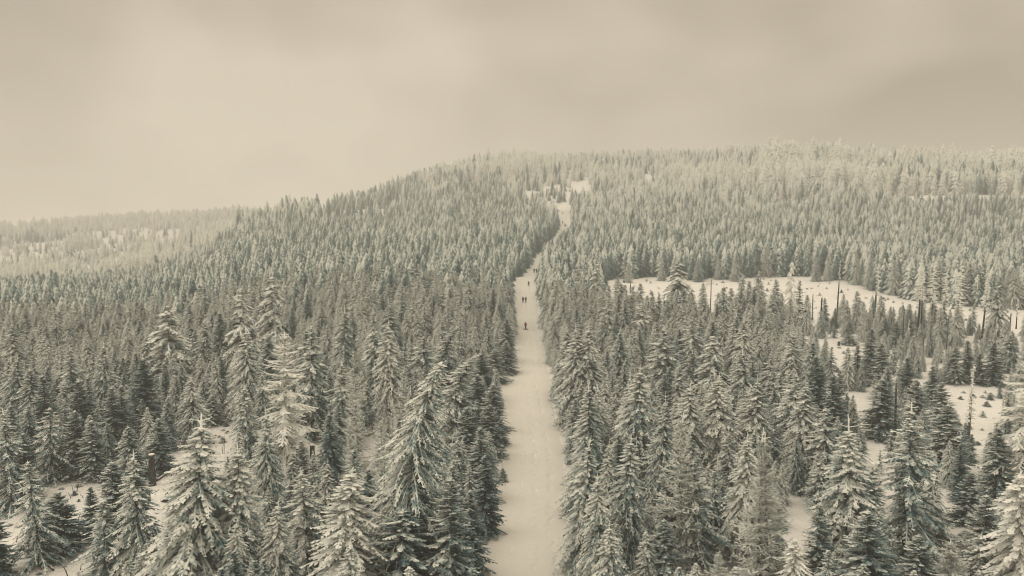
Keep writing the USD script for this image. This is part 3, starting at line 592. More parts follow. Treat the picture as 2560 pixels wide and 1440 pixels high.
# the snow-covered valley floor on the left has few trees
valley = (Y > 430 + 0.36 * np.clip(col, 0, 900)) & (col < 760) & (Y > 500)
clump = meshkit.fbm(np.stack([X / 60, Y / 140, 0 * X], -1), 3, 11)
ok &= ~(valley & (R1.random(len(X)) > np.clip((clump - 0.38) * 3.0, 0.08, 0.85)))
pale = np.clip((Y - 500) / 240, 0, 1) * 0.78  # more pale trees with distance: haze painted into their colour
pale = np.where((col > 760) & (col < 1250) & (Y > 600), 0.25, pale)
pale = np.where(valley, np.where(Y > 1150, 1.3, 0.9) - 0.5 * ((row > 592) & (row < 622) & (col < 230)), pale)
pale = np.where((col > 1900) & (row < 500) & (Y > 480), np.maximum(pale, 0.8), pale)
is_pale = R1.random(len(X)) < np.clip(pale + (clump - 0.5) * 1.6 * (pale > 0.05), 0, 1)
Hn = meshkit.fbm(np.stack([X / 40, Y / 40, 0 * X + 3], -1), 3, 21)
H = 7.4 + 5.0 * Hn + R1.normal(0, 1.3, len(X))
H = np.where(Y > 560, H * 1.18 * np.clip(0.55 + 0.95 * clump, 0.6, 1.35), H)
ok &= ~((Y > 600) & (meshkit.fbm(np.stack([X / 34, Y / 55, 0 * X + 7], -1), 3, 31) > 0.66))
H = np.where(Y > 740, H * R1.uniform(0.65, 1.3, len(X)), H)
H = np.where((col > 640) & (col < 779) & (Y > 640) & (Y < 1000), H * 0.5, H)
H = np.where((Y > 480) & (col > 1900) & (row < 495), H * 1.25 + 2, H)
H = np.where((col > 770) & (col < 1000) & (Y > 600), H * R1.uniform(0.6, 1.15, len(X)), H)
H = np.where((col > 560) & (col < 790) & (Y > 500) & (Y < 640) & (R1.random(len(X)) < 0.25), H * 1.4, H)
H = np.where(Y < 200, H * R1.uniform(0.6, 1.0, len(X)), H)
regrowth = (col > 2040) & (row > 780) & (row < 1250)
H = np.where(regrowth, H * R1.uniform(0.25, 0.85, len(X)), H); ok &= ~(regrowth & (R1.random(len(X)) < 0.25)); Wd = np.where(regrowth, H * R1.uniform(0.5, 0.65, len(X)), 0)
Wd = np.where(regrowth, Wd, H * R1.uniform(0.48, 0.66, len(X)))
Wd = np.where(Y > 420, H * R1.uniform(0.40, 0.56, len(X)), Wd)
Wd = np.where((Y < 200) & ~regrowth, H * R1.uniform(0.50, 0.64, len(X)), Wd)
Wd = np.where(Y > 1000, Wd * 1.8, Wd)
gap = trail_gap(X, Y)
H = np.where((X > trail_r(Y) - 1) & (gap < 9) & (Y > 330) & (Y < 600), H * 0.55, H); Wd = np.where(Y > 330, np.minimum(Wd, H * 0.55), Wd)
ok &= gap > 0.33 * Wd + 0.2
# keep clear of the trees read off the photograph, and do not stand in front of them
tree = cKDTree(np.stack([hx, hy], 1))
dd, ix = tree.query(np.stack([X, Y], 1))
ok &= dd > 0.30 * (hW[ix] + Wd)
hc, hr, _ = project(hx, hy, hy * 0 + np.array([t['z'] for t in TREES])); htop = np.array([h[1] for h in HEROES], float); hcol = np.array([h[0] for h in HEROES], float); hw = np.array([h[3] for h in HEROES], float)
tr_ = project(X, Y, Z + H)[1]
for k in range(len(hx)):
    infront = (Y < hy[k]) & (np.abs(col - hcol[k]) < 0.42 * hw[k]) & (row > htop[k])
    lim = htop[k] + 0.50 * (HEROES[k][2] - htop[k])
    hide = infront & (tr_ < lim)
    H = np.where(hide & (Y < 210), np.minimum(H, np.maximum((row - lim) / FPX * dep, 0)), H)
    ok &= ~(hide & (Y >= 210) & (Y < 300) & (hw[k] > 60))
ok &= (H > 2.2)
Wd = np.minimum(Wd, H * 0.6)
# nothing whose top stays below the terrain in front, and nothing outside a margin around the view
ok &= (tr_ < 1700) & (col > -420) & (col < 2980)
# no two random trees in one spot
_t = cKDTree(np.stack([X, Y], 1)); _bad = np.zeros(len(X), bool)
for i, j in _t.query_pairs(1.7): 
    if ok[i] and ok[j] and not (_bad[i] or _bad[j]): _bad[i if not _e[i] else (i if _e[j] and i > j else j)] = True
ok &= ~_bad
sel = np.where(ok)[0]
for i in sel:
    dist = Y[i]
    if dist < 200 + 50 * R1.random(): kinds = ('spruce', 'frosty' if dist > 150 else 'spruce', 'dark' if dist < 150 else 'frosty' if R1.random() < 0.5 else 'spruce', 'frosty'); k = kinds[R1.integers(4)]; model = KIND[k][R1.integers(len(KIND[k]))]
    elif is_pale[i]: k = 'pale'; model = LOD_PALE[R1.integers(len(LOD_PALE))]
    elif dist < 250 and R1.random() < 0.3: k = 'midf' if R1.random() < 0.28 else 'mid'; model = (LOD_MIDF if k == 'midf' else LOD_MID)[R1.integers(3 if k == 'midf' else 6)]
    else: k = 'far'; model = LOD_FAR[R1.integers(len(LOD_FAR))]
    TREES.append(dict(x=X[i], y=Y[i], z=Z[i] - 0.15, H=H[i], W=Wd[i], model=model, rz=R1.uniform(-55, 55), kind=k, desc=None, hero=False, tilt=R1.normal(0, 1.8)))

# ------------------------------------------------------------------ the largest trees are things; the rest of the forest is one mass
for t in TREES:
    c, r, d = project(t['x'], t['y'], t['z']); c2, r2, d2 = project(t['x'], t['y'], t['z'] + t['H'])
    t['col'], t['row'], t['tcol'], t['trow'] = c, r, c2, r2
    w = t['W'] / d * FPX
    vis = max(0, min(r, 1440) - max(r2, 0)); inside = 1 if (-0.4 * w < c < 2560 + 0.4 * w) else 0
    t['wpx'] = w; t['size'] = vis * w * inside * (2.0 if t['hero'] else 1.0)
TREES.sort(key=lambda t: -t['size'])
N_IND = 300
single = [t for t in TREES[:N_IND] if t['size'] > 0]
forest = TREES[len(single):]

# ---- what each tree is called: by its own look where it stands out, else by its look and the landmark it stands beside
MARKS = [(489, 1180, 'the tallest lower left spruce'), (711, 960, 'the white leafless dead spruce'), (1110, 1050, 'the big leaning spruce'), (1257, 1185, 'the upper tiny trailside spruce'), (1231, 1298, 'the lower tiny trailside spruce'),
         (380, 1180, 'the snow capped broken trunk'), (863, 1300, 'the forked white spruce'), (428, 850, 'the broad snow laden left spruce'), (645, 800, 'the two snow laden twin spruces'), (1157, 960, 'the spruce with hooked tip'),
         (1314, 815, 'the person in red'), (1310, 750, 'the walking couple'), (1596, 1040, 'the tall pointed frosted spruce'), (1690, 1180, 'the bushy pale rimed tree'), (1907, 1250, 'the pale rimed pair'),
         (1987, 1420, 'the small plastered white tree'), (2119, 1230, 'the big left lower right spruce'), (2261, 1200, 'the big right lower right spruce'), (2171, 1380, 'the tiered spruce'), (2550, 1330, 'the huge white edge spruce'),
         (2424, 1010, 'the tall bare black snag'), (2296, 750, 'the tallest frosted snag'), (1693, 720, 'the snow laden clearing spruce'), (1492, 720, 'the round topped laden spruce'), (1780, 920, 'the round shouldered spruce'),
         (2485, 770, 'the slim clearing spruce'), (2555, 1030, 'the rimed dead edge spruce'), (60, 1290, 'the lower left open snow'), (1975, 730, 'the snag with snowy crown'), (1472, 1100, 'the spruce with bare shoot'), (1000, 1380, 'the dark layered spruce')]
LOOK = {'spruce': 'grey green spruce', 'frosty': 'whitish frosted spruce', 'laden': 'snow bowed spruce', 'white': 'white plastered spruce', 'plastered': 'white plastered spruce', 'dark': 'dark spruce', 'leaning': 'leaning spruce', 'hooked': 'hook tipped spruce',
        'layered': 'tiered spruce', 'rimed': 'pale rimed tree', 'bare': 'leafless spruce', 'mid': 'grey green spruce', 'midf': 'whitish frosted spruce', 'far': 'grey green spruce', 'pale': 'pale frosted spruce'}
ORD = ['', 'second ', 'third ', 'fourth ', 'fifth ', 'sixth ', 'seventh ', 'eighth ', 'ninth ', 'tenth ', 'eleventh ', 'twelfth ']
def name_trees(trees):
    keyed = {}
    for t in trees:
        if t['desc']: continue
        cx, cy = t['tcol'], 0.5 * (t['trow'] + min(t['row'], 1440))
        best = min(MARKS, key=lambda m: math.hypot(cx - m[0], 1.3 * (cy - m[1])))
        dx, dy = cx - best[0], cy - best[1]
        way = ('to the right of' if dx > 0 else 'to the left of') if abs(dx) > 0.8 * abs(dy) else ('in front of' if dy > 0 else 'behind')
        px = (min(t['row'], 1440) - t['trow'])
        size = 'tall ' if t['H'] > 12.5 else 'small ' if t['H'] < 6.5 else ''
        shape = 'broad ' if t['W'] / t['H'] > 0.62 else 'slim ' if t['W'] / t['H'] < 0.44 else ''
        keyed.setdefault((size + shape + LOOK[t['kind']], way, best[2]), []).append((math.hypot(dx, dy), t))
    for (look, way, mark), found in keyed.items():
        found.sort(key=lambda q: q[0])
        for k, (_, t) in enumerate(found):
            t['desc'] = ('%s, %s%s %s' % (look, ORD[k] if k < len(ORD) else 'further ', way, mark)) if k else '%s closest %s %s' % (look, way, mark)
name_trees(single)
def place_tree(t):
    dead = t['kind'] == 'bare'
    path = '/World/' + numbered('dead_spruce' if dead else 'spruce_tree')
    x = UsdGeom.Xform.Define(stage, path)
    x.AddTranslateOp().Set(Gf.Vec3d(float(t['x']), float(t['y']), float(t['z'])))
    x.AddRotateYOp().Set(float(t['tilt']))
    x.AddRotateZOp().Set(float(t['rz']))
    x.AddScaleOp().Set(Gf.Vec3f(float(t['W'] / W0), float(t['W'] / W0), float(t['H'] / H0)))
    x.GetPrim().GetReferences().AddInternalReference('/World/tree_models/' + t['model'])
    x.GetPrim().SetInstanceable(True)
    tag(x.GetPrim(), t['desc'], 'dead tree' if dead else 'spruce', 'leafless dead spruces' if dead else 'spruces of the forest')
for t in single: place_tree(t)

def mass(name, trees, label, models):
    pi = UsdGeom.PointInstancer.Define(stage, '/World/' + name)
    names = sorted({t['model'] for t in trees})
    paths = []
    for n in names:
        m = MODELS[n]; p = '/World/%s/tree_shapes/%s' % (name, n)
        UsdGeom.Xform.Define(stage, p)
        v, f, a = m['crown']
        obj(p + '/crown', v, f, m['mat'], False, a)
        v, f, a = trunk_mesh(H0, 0.16, sides=4)
        obj(p + '/trunk', v, f, 'bark')
        paths.append(Sdf.Path(p))
    pi.CreatePrototypesRel().SetTargets(paths)
    at = {n: i for i, n in enumerate(names)}
    pi.CreateProtoIndicesAttr(Vt.IntArray([at[t['model']] for t in trees]))
    pi.CreatePositionsAttr(Vt.Vec3fArray.FromNumpy(np.array([(t['x'], t['y'], t['z']) for t in trees], np.float32)))
    pi.CreateScalesAttr(Vt.Vec3fArray.FromNumpy(np.array([(t['W'] / W0, t['W'] / W0, t['H'] / H0) for t in trees], np.float32)))
    ang = np.radians([t['rz'] for t in trees]) / 2
    pi.CreateOrientationsAttr(Vt.QuathArray([Gf.Quath(float(math.cos(a)), 0, 0, float(math.sin(a))) for a in ang]))
    tag(pi.GetPrim(), label, None, None, 'stuff')
mass('spruce_forest', [t for t in forest if t['kind'] != 'pale'], 'dense grey green spruce forest covering the slopes on both sides of the trail', MODELS)
mass('frosted_forest', [t for t in forest if t['kind'] == 'pale'], 'frosted forest coloured paler for haze on the far hill and in the left valley', MODELS)

# ------------------------------------------------------------------ dead snags, stumps, fallen wood
# tip column, tip row, foot column, foot row, width px at the foot, crown starts at (share of height, 1: none), bough length px, description
SNAGS = [
    (2296, 647, 2293, 850, 8, 0.50, 14, 'tallest dead snag of the clearing, dark below with a brush of frosted boughs on top'),
    (2305, 668, 2302, 852, 6, 0.55, 11, 'thinner frosted snag right beside the tallest one in the clearing'),
    (2331, 651, 2327, 842, 6, 0.45, 16, 'frosted snag with wide level boughs, next right of the tallest pair in the clearing'),
    (2363, 669, 2357, 825, 7, 0.40, 13, 'dark footed snag between two wide boughed frosted ones in the clearing'),
    (2397, 660, 2390, 862, 7, 0.30, 21, 'snag with the widest comb of frosted boughs, in the right part of the clearing'),
    (2188, 657, 2185, 808, 8, 0.45, 12, 'lone snag left of the snag cluster, frosted above and black below'),
    (2096, 648, 2092, 799, 6, 0.60, 5, 'slim straight snag in the middle of the snowy clearing with a frosted spike top'),
    (1975, 652, 1974, 822, 7, 0.30, 20, 'bare trunk carrying a drooping snowy crown at the left middle of the clearing'),
    (2461, 675, 2453, 862, 7, 0.45, 13, 'frosted snag just left of the slim spruce in the clearing'),
    (2031, 738, 2031, 799, 4, 1, 0, 'short bare black pole, right one of two close together in the clearing'),
    (2024, 757, 2024, 789, 4, 1, 0, 'shorter bare black pole, left one of two close together in the clearing'),
    (2053, 745, 2052, 822, 6, 1, 0, 'bare black pole right of two short close ones in the clearing'),
    (2122, 773, 2121, 830, 5, 1, 0, 'bare pole rising beside a small spruce in the middle of the clearing'),
    (2256, 782, 2255, 874, 6, 1, 0, 'bare dark pole left below the tallest snag'),
    (2272, 797, 2268, 857, 4, 0.3, 6, 'thin leaning bare pole with twig stubs left below the tallest snag'),
    (2309, 846, 2308, 899, 6, 1, 0, 'short stout dark pole below the tallest snag'),
    (2366, 794, 2365, 886, 4, 1, 0, 'thin bare pole below the dark footed snag'),
    (2525, 785, 2523, 842, 5, 1, 0, 'bare pole near the right edge of the picture at the end of the clearing'),
    (2543, 745, 2540, 822, 4, 0.4, 6, 'pale frosted pole with short twigs at the right edge of the clearing'),
    (2504, 971, 2498, 1110, 8, 0.2, 8, 'leaning dark snag in front of the rimed dead edge spruce'),
    (2424, 910, 2419, 1112, 11, 0.25, 16, 'tall thick black snag with thin side twigs standing on the right snow patch'),
    (1776, 701, 1776, 792, 4, 1, 0, 'thin dark pole in the clearing, just right of the broad snow laden spruce'),
    (1901, 692, 1900, 742, 5, 1, 0, 'single dark pole against the open snow in the middle left of the clearing'),
    (1576, 707, 1576, 732, 4, 1, 0, 'leftmost short dark pole of the clearing'),
    (1918, 774, 1918, 812, 4, 1, 0, 'short dark pole among the small spruces below the clearing'),
    (2240, 960, 2238, 1100, 9, 1, 0, 'thick dark dead trunk behind the two big lower right spruces'),
]
def snag(k, spec):
    xt, yt, xb, yb, wpx, c0, bl, desc = spec
    x, y = hit(xb, yb); z = float(ground([x], [y])[0]); d = y * CP - z * SP
    H = height_at(y, z, yt); dx = (xt - xb) / FPX * d; r = 0.40 * wpx / FPX * d
    g = np.random.default_rng(500 + k); dx += H * g.normal(0, 0.022)
    root = UsdGeom.Xform.Define(stage, '/World/' + numbered('dead_snag'))
    root.AddTranslateOp().Set(Gf.Vec3d(float(x), float(y), float(z)))
    tag(root.GetPrim(), desc, 'dead tree', 'dead snags of the clearing')
    p = str(root.GetPath())
    us = np.linspace(0, 1, 9); us[0] = -0.03
    bendx = np.cumsum(g.normal(0, 0.02, 9)) * r * 4
    pts = np.stack([dx * us + bendx, np.cumsum(g.normal(0, 0.02, 9)) * r * 4, us * H], 1)
    top = 0.25 if c0 < 1 else 0.62
    rad = r * np.interp(us, [-0.03, 0.0, 0.06, 1], [1.35, 1.2, 1.0, top])
    fr = np.interp(us, [0, max(c0 - 0.1, 0.02), min(c0 + 0.1, 0.98), 1], [0.0, 0.08, 0.75, 0.95]) if c0 < 1 else np.interp(us, [0, 0.5, 1], [0.10, 0.26, 0.42])
    mb = MB(); mb.tube(pts, rad, 8, fr)
    if c0 >= 1:            # a splintered top
        for j in range(3):
            an = g.uniform(0, 6.28); q = pts[-1] + [0.5 * r * math.cos(an), 0.5 * r * math.sin(an), 0]
            mb.tube([q - [0, 0, 0.1], q + [0, 0, g.uniform(0.15, 0.5)]], [0.22 * r, 0.04 * r], 4, 0.2)
    for j in range(9):     # stubs of broken boughs
        u = g.uniform(0.25, 0.97); an = g.uniform(0, 6.28); q = np.array([np.interp(u, us, pts[:, 0]), np.interp(u, us, pts[:, 1]), u * H]); ln = g.uniform(0.3, 1.1)
        mb.tube([q, q + [ln * math.cos(an), ln * math.sin(an), -0.15 * ln]], [0.05, 0.025], 4, 0.5)
    obj(p + '/trunk', *mb.get()[:2], 'dead_wood', False, mb.get()[2])
    if c0 < 1:
        mb = MB(); n = int(50 + H * 3.0) if bl > 8 else 26
        L = bl / FPX * d
        laden = 'drooping snowy crown' in desc
        for j in range(n):
            u = c0 + (0.98 - c0) * j / n + g.uniform(-.01, .01); an = g.uniform(0, 6.28)
            ln = L * g.uniform(0.45, 1.15) * (1.1 - 0.75 * (u - c0) / (1 - c0))
            q = np.array([np.interp(u, us, pts[:, 0]), np.interp(u, us, pts[:, 1]), u * H])
            dr = np.array([math.cos(an), math.sin(an), 0.0])
            s_ = np.linspace(0, 1, 4)[:, None]
            drop = 0.9 if laden else 0.18
            P_ = q + dr * ln * s_ + np.array([0, 0, 1.0]) * (0.05 * ln * s_ - drop * ln * s_ ** 2)
            th = 0.13 if not laden else 0.22
            mb.tube(P_, [th, th * 0.9, th * 0.7, 0.02], 4, 0.95, cap=False)
            for m_ in range(3 if not laden else 5):
                w = g.uniform(0.3, 1); c = q + dr * ln * w + np.array([0, 0, 1.0]) * (0.05 * ln * w - drop * ln * w * w)
                sd = np.array([-dr[1], dr[0], 0]) * (1 if m_ % 2 else -1) * g.uniform(0.2, 0.5) + dr * 0.3 + [0, 0, -g.uniform(0, 0.5)]
                mb.tube([c, c + sd * ln * 0.4], [th * 0.7, 0.02], 3, 0.9, cap=False)
        v, f, a = mb.get()
        q_ = obj(p + '/boughs', v, f, 'rime', False, a)
        tag(q_.GetPrim(), None, None, None, 'stuff')
for k, sp_ in enumerate(SNAGS): snag(k, sp_)

def snow_cap(mb, c, r, h):
    an = np.linspace(0, 2 * np.pi, 11)[:-1]
    rings = [(1.12, -0.25), (1.15, 0.15), (0.85, 0.7), (0.4, 0.97)]
    v = [c + np.array([r * q * math.cos(t), r * q * math.sin(t), h * w]) for q, w in rings for t in an] + [c + np.array([0, 0, h])]
    f = [(i * 10 + j, i * 10 + (j + 1) % 10, (i + 1) * 10 + (j + 1) % 10) for i in range(3) for j in range(10)] + [(i * 10 + j, (i + 1) * 10 + (j + 1) % 10, (i + 1) * 10 + j) for i in range(3) for j in range(10)]
    f += [(30 + j, 30 + (j + 1) % 10, 40) for j in range(10)]
    mb.add(v, f, 1.0)
# top row, foot column, foot row, width px, label
STUMPS = [(1136, 381, 1213, 16, 'tall broken trunk with a snow cap beside the dark stand in the lower left'), (1153, 155, 1186, 18, 'short thick stump with a snow cap at the forest edge in the lower left'),
          (853, 2097, 864, 6, 'small dark stump alone on the snow below the clearing'), (1230, 374, 1252, 6, 'thin low stump below the tall broken trunk'), (1210, 259, 1236, 8, 'small stump half hidden behind the spruces on the lower left snow'),
          (1120, 748, 1190, 15, 'dead trunk left one of two on the snow right of the white leafless spruce'), (1112, 782, 1185, 13, 'dead trunk right one of two on the snow right of the white leafless spruce')]
for k, (yt, xb, yb, wpx, desc) in enumerate(STUMPS):
    x, y = hit(xb, yb); z = float(ground([x], [y])[0]); d = y * CP - z * SP
    H = height_at(y, z, yt); r = 0.5 * wpx / FPX * d; g = np.random.default_rng(700 + k)
    root = UsdGeom.Xform.Define(stage, '/World/' + numbered('tree_stump')); root.AddTranslateOp().Set(Gf.Vec3d(float(x), float(y), float(z)))
    tag(root.GetPrim(), desc, 'stump', 'broken trunks and stumps')
    mb = MB(); us = np.array([-0.15, 0, 0.08, 0.3, 0.6, 0.9, 1.0])
    mb.tube(np.stack([g.normal(0, 0.06, 7) * r, g.normal(0, 0.06, 7) * r, us * H], 1), r * np.array([1.5, 1.35, 1.1, 1.0, 0.95, 0.9, 0.8]), 10, 0.22)
    for j in range(5):
        an = g.uniform(0, 6.28); zz = g.uniform(0.3, 0.95) * H
        mb.tube([(0, 0, zz), (1.7 * r * math.cos(an), 1.7 * r * math.sin(an), zz + 0.1)], [0.14 * r, 0.05 * r], 4, 0.2)
    obj(str(root.GetPath()) + '/trunk', *mb.get()[:2], 'dead_wood', False, mb.get()[2])
    mb = MB(); snow_cap(mb, np.array([0, 0, H]), 0.85 * r, max(0.35 * r, 0.12))
    obj(str(root.GetPath()) + '/snow_cap', *mb.get()[:2], 'snow', True)

# fallen logs with snow on top: end pixels
LOGS = [((405, 1254), (436, 1258), 'dark fallen log half under snow beside the tallest lower left spruce', 0.22), ((392, 1204), (416, 1186), 'broken log lying aslant by the foot of the snow capped broken trunk', 0.14),
        ((2062, 783), (2072, 789), 'dark log end poking from the snow in the clearing left of the snag cluster', 0.2), ((2010, 786), (2022, 788), 'short dark log lying by the two close black poles', 0.18), ((120, 1412), (134, 1428), 'dark stick like log on the snow near the bottom left corner', 0.12)]
for k, ((x0, r0), (x1, r1), desc, rad) in enumerate(LOGS):
    a_, b_ = np.array(hit(x0, r0)), np.array(hit(x1, r1))
    za, zb = ground([a_[0], b_[0]], [a_[1], b_[1]])
    root = UsdGeom.Xform.Define(stage, '/World/' + numbered('fallen_log')); root.AddTranslateOp().Set(Gf.Vec3d(float(a_[0]), float(a_[1]), float(za)))
    tag(root.GetPrim(), desc, 'log', 'fallen logs on the snow')
    e = np.array([b_[0] - a_[0], b_[1] - a_[1], zb - za]); mb = MB()
    s_ = np.linspace(0, 1, 6)[:, None]
    P_ = e * s_ + [0, 0, rad * 0.9]
    mb.tube(P_, rad * np.array([1.0, 1.05, 1, 0.95, 0.9, 0.8]), 8, 0.05); obj(str(root.GetPath()) + '/trunk', *mb.get()[:2], 'dead_wood', False, mb.get()[2])
    mb = MB(); mb.tube((e * (0.06 + 0.86 * s_)) + [0, 0, rad * 1.75], rad * np.array([0.25, 0.62, 0.72, 0.66, 0.7, 0.2]), 7); obj(str(root.GetPath()) + '/snow_cap', *mb.get()[:2], 'snow', True)

# thin dead stems and sticks poking out of the lower left snow: foot pixel, length px, lean
STICKS = [(186, 1240, 30, -0.2), (192, 1228, 18, 0.3), (178, 1246, 14, -0.5), (209, 1246, 12, -0.6), (123, 1414, 36, 0.0), (150, 1398, 26, 0.35), (140, 1408, 16, -0.5), (107, 1424, 18, -0.8), (118, 1435, 14, -0.6), (40, 1356, 16, 0.4), (56, 1392, 20, -1.0),
          (412, 1242, 18, 0.5), (420, 1238, 16, -0.3), (430, 1192, 14, -0.2), (408, 1184, 16, -0.3), (440, 1190, 14, 0.2), (196, 1305, 24, 0.2), (560, 1135, 45, 0.03), (556, 1137, 22, 0.0), (255, 1214, 20, 0.0), (385, 1236, 14, 0.9), (200, 1425, 22, 0.3), (170, 1440, 24, -0.4), (300, 1418, 26, 0.1)]
for k, (xb, yb, lp, lean) in enumerate(STICKS):
    x, y = hit(xb, yb); z = float(ground([x], [y])[0]); d = y * CP - z * SP; L = lp / FPX * d; g = np.random.default_rng(900 + k)
    root = UsdGeom.Xform.Define(stage, '/World/' + numbered('dead_stick')); root.AddTranslateOp().Set(Gf.Vec3d(float(x), float(y), float(z)))
    tag(root.GetPrim(), 'thin dark dead stick poking out of the lower left snow', 'stick', 'dead sticks in the lower left snow')
    mb = MB(); r = g.uniform(0.035, 0.06)
    P_ = np.array([[0, 0, -0.2], [lean * L * 0.35, g.normal(0, .05), L * 0.4], [lean * L * 0.9, g.normal(0, .1), L * 0.8], [lean * L * 1.1, 0, L]])
    mb.tube(P_, [r * 1.2, r, r * 0.8, r * 0.4], 5, 0.05)
    mb.tube([P_[1], P_[1] + [-(lean + 0.3) * L * 0.3, 0.1, L * 0.25]], [r * 0.7, r * 0.3], 4, 0.1)
    obj(str(root.GetPath()) + '/stem', *mb.get()[:2], 'dead_wood', False, mb.get()[2])

# low snowed-over scrub in the clearings: too many small tufts to count
def scrub():
    g = np.random.default_rng(3); pos, sc = [], []
    areas = [(Polygon([(1540, 702), (1900, 698), (2050, 696), (2560, 780), (2560, 860), (2300, 830), (2060, 800), (1540, 745)]), 190, 0.55), (Polygon([(2380, 940), (2480, 930), (2480, 1120), (2375, 1120)]), 25, 0.6), (Polygon([(2075, 850), (2140, 850), (2150, 930), (2100, 960)]), 18, 0.5),
             (Polygon([(0, 1290), (140, 1200), (330, 1170), (430, 1180), (400, 1300), (250, 1440), (40, 1440)]), 60, 0.4), (Polygon([(540, 1050), (580, 1050), (580, 1110), (530, 1120)]), 14, 0.5), (Polygon([(660, 1100), (830, 1090), (830, 1220), (690, 1230)]), 40, 0.6),
             (Polygon([(2360, 1270), (2480, 1270), (2480, 1440), (2380, 1440)]), 30, 0.8), (Polygon([(1362, 500), (1428, 470), (1426, 580), (1400, 590)]), 22, 0.9), (Polygon([(2225, 494), (2550, 498), (2550, 516), (2225, 518)]), 60, 1.1), (Polygon([(780, 532), (965, 522), (968, 552), (780, 562)]), 25, 0.9)]
    for poly, n, size in areas:
        x0, y0, x1, y1 = poly.bounds; k = 0
        while k < n:
            c, r = g.uniform(x0, x1), g.uniform(y0, y1)
            if not contains_xy(poly, c, r): continue
            x, y = hit(c, r); pos.append((x, y, float(ground([x], [y])[0]) - 0.12)); k += 1
            s1 = size * g.uniform(0.5, 1.7); sc.append((s1 / 2.5, s1 / 2.5, s1 * g.uniform(0.45, 1.1) / H0 * 1.3))
    pi = UsdGeom.PointInstancer.Define(stage, '/World/snowy_scrub'); paths = []
    for n in ('midfrost_a', 'mid_b', 'dark_a'):
        p = '/World/snowy_scrub/tuft_shapes/' + n; UsdGeom.Xform.Define(stage, p); v, f, a = MODELS[n]['crown']; obj(p + '/tuft', v, f, 'spruce_needles', False, a + 0.15); paths.append(Sdf.Path(p))
    pi.CreatePrototypesRel().SetTargets(paths); n = len(pos)
    pi.CreateProtoIndicesAttr(Vt.IntArray([int(q) for q in g.integers(0, 3, n)])); pi.CreatePositionsAttr(Vt.Vec3fArray.FromNumpy(np.array(pos, np.float32))); pi.CreateScalesAttr(Vt.Vec3fArray.FromNumpy(np.array(sc, np.float32)))
    an = g.uniform(-1, 1, n); pi.CreateOrientationsAttr(Vt.QuathArray([Gf.Quath(float(math.cos(q)), 0, 0, float(math.sin(q))) for q in an]))
    tag(pi.GetPrim(), 'low scrub and brush poking through the snow of the clearings', None, None, 'stuff')
scrub()

# ------------------------------------------------------------------ people on the trail
import manifold3d as m3
def chain(*pts):
    """one smooth limb: hulls of the balls at neighbouring joints"""
    out = []
    for (a, ra), (b, rb) in zip(pts[:-1], pts[1:]):
        out.append(m3.Manifold.batch_hull([m3.Manifold.sphere(ra, 12).translate(a), m3.Manifold.sphere(rb, 12).translate(b)]))
    return out
def fuse(parts): return m3.Manifold.batch_boolean(parts, m3.OpType.Add)
mat_plain('skin', (0.42, 0.28, 0.21), 0.6); mat_plain('dark_cloth', (0.022, 0.024, 0.03)); mat_plain('black_boots', (0.012, 0.012, 0.013))
mat_plain('hair', (0.03, 0.022, 0.017))
PEOPLE = [(1314, 823, 'red_jacket', (0.20, 0.02, 0.025), 0.25, 'person in a red jacket standing nearest on the trail, a dark sled at their feet'),
          (1307.5, 757, 'navy_jacket', (0.02, 0.025, 0.05), 0.35, 'person in a dark jacket, left one of the couple on the trail'),
          (1314.5, 757, 'maroon_jacket', (0.10, 0.022, 0.025), 0.30, 'person in a reddish brown jacket, right one of the couple on the trail'),
          (1321.5, 716, 'olive_jacket', (0.05, 0.045, 0.02), 0.3, 'person in a dark olive jacket walking alone near the right edge of the trail'),
          (1335.5, 683, 'black_jacket', (0.012, 0.013, 0.016), 0.3, 'person in black, left one of the far pair where the trail bends'),
          (1341.2, 683, 'charcoal_jacket', (0.02, 0.021, 0.022), 0.35, 'person in black, right one of the far pair where the trail bends'),
          (1406.5, 559, 'blue_jacket', (0.03, 0.035, 0.20), 0.3, 'tiny person in a blue jacket farthest up the trail'),
          (1412.5, 568, 'grey_jacket', (0.03, 0.032, 0.035), 0.3, 'tiny person in dark clothes just below the farthest one up the trail')]
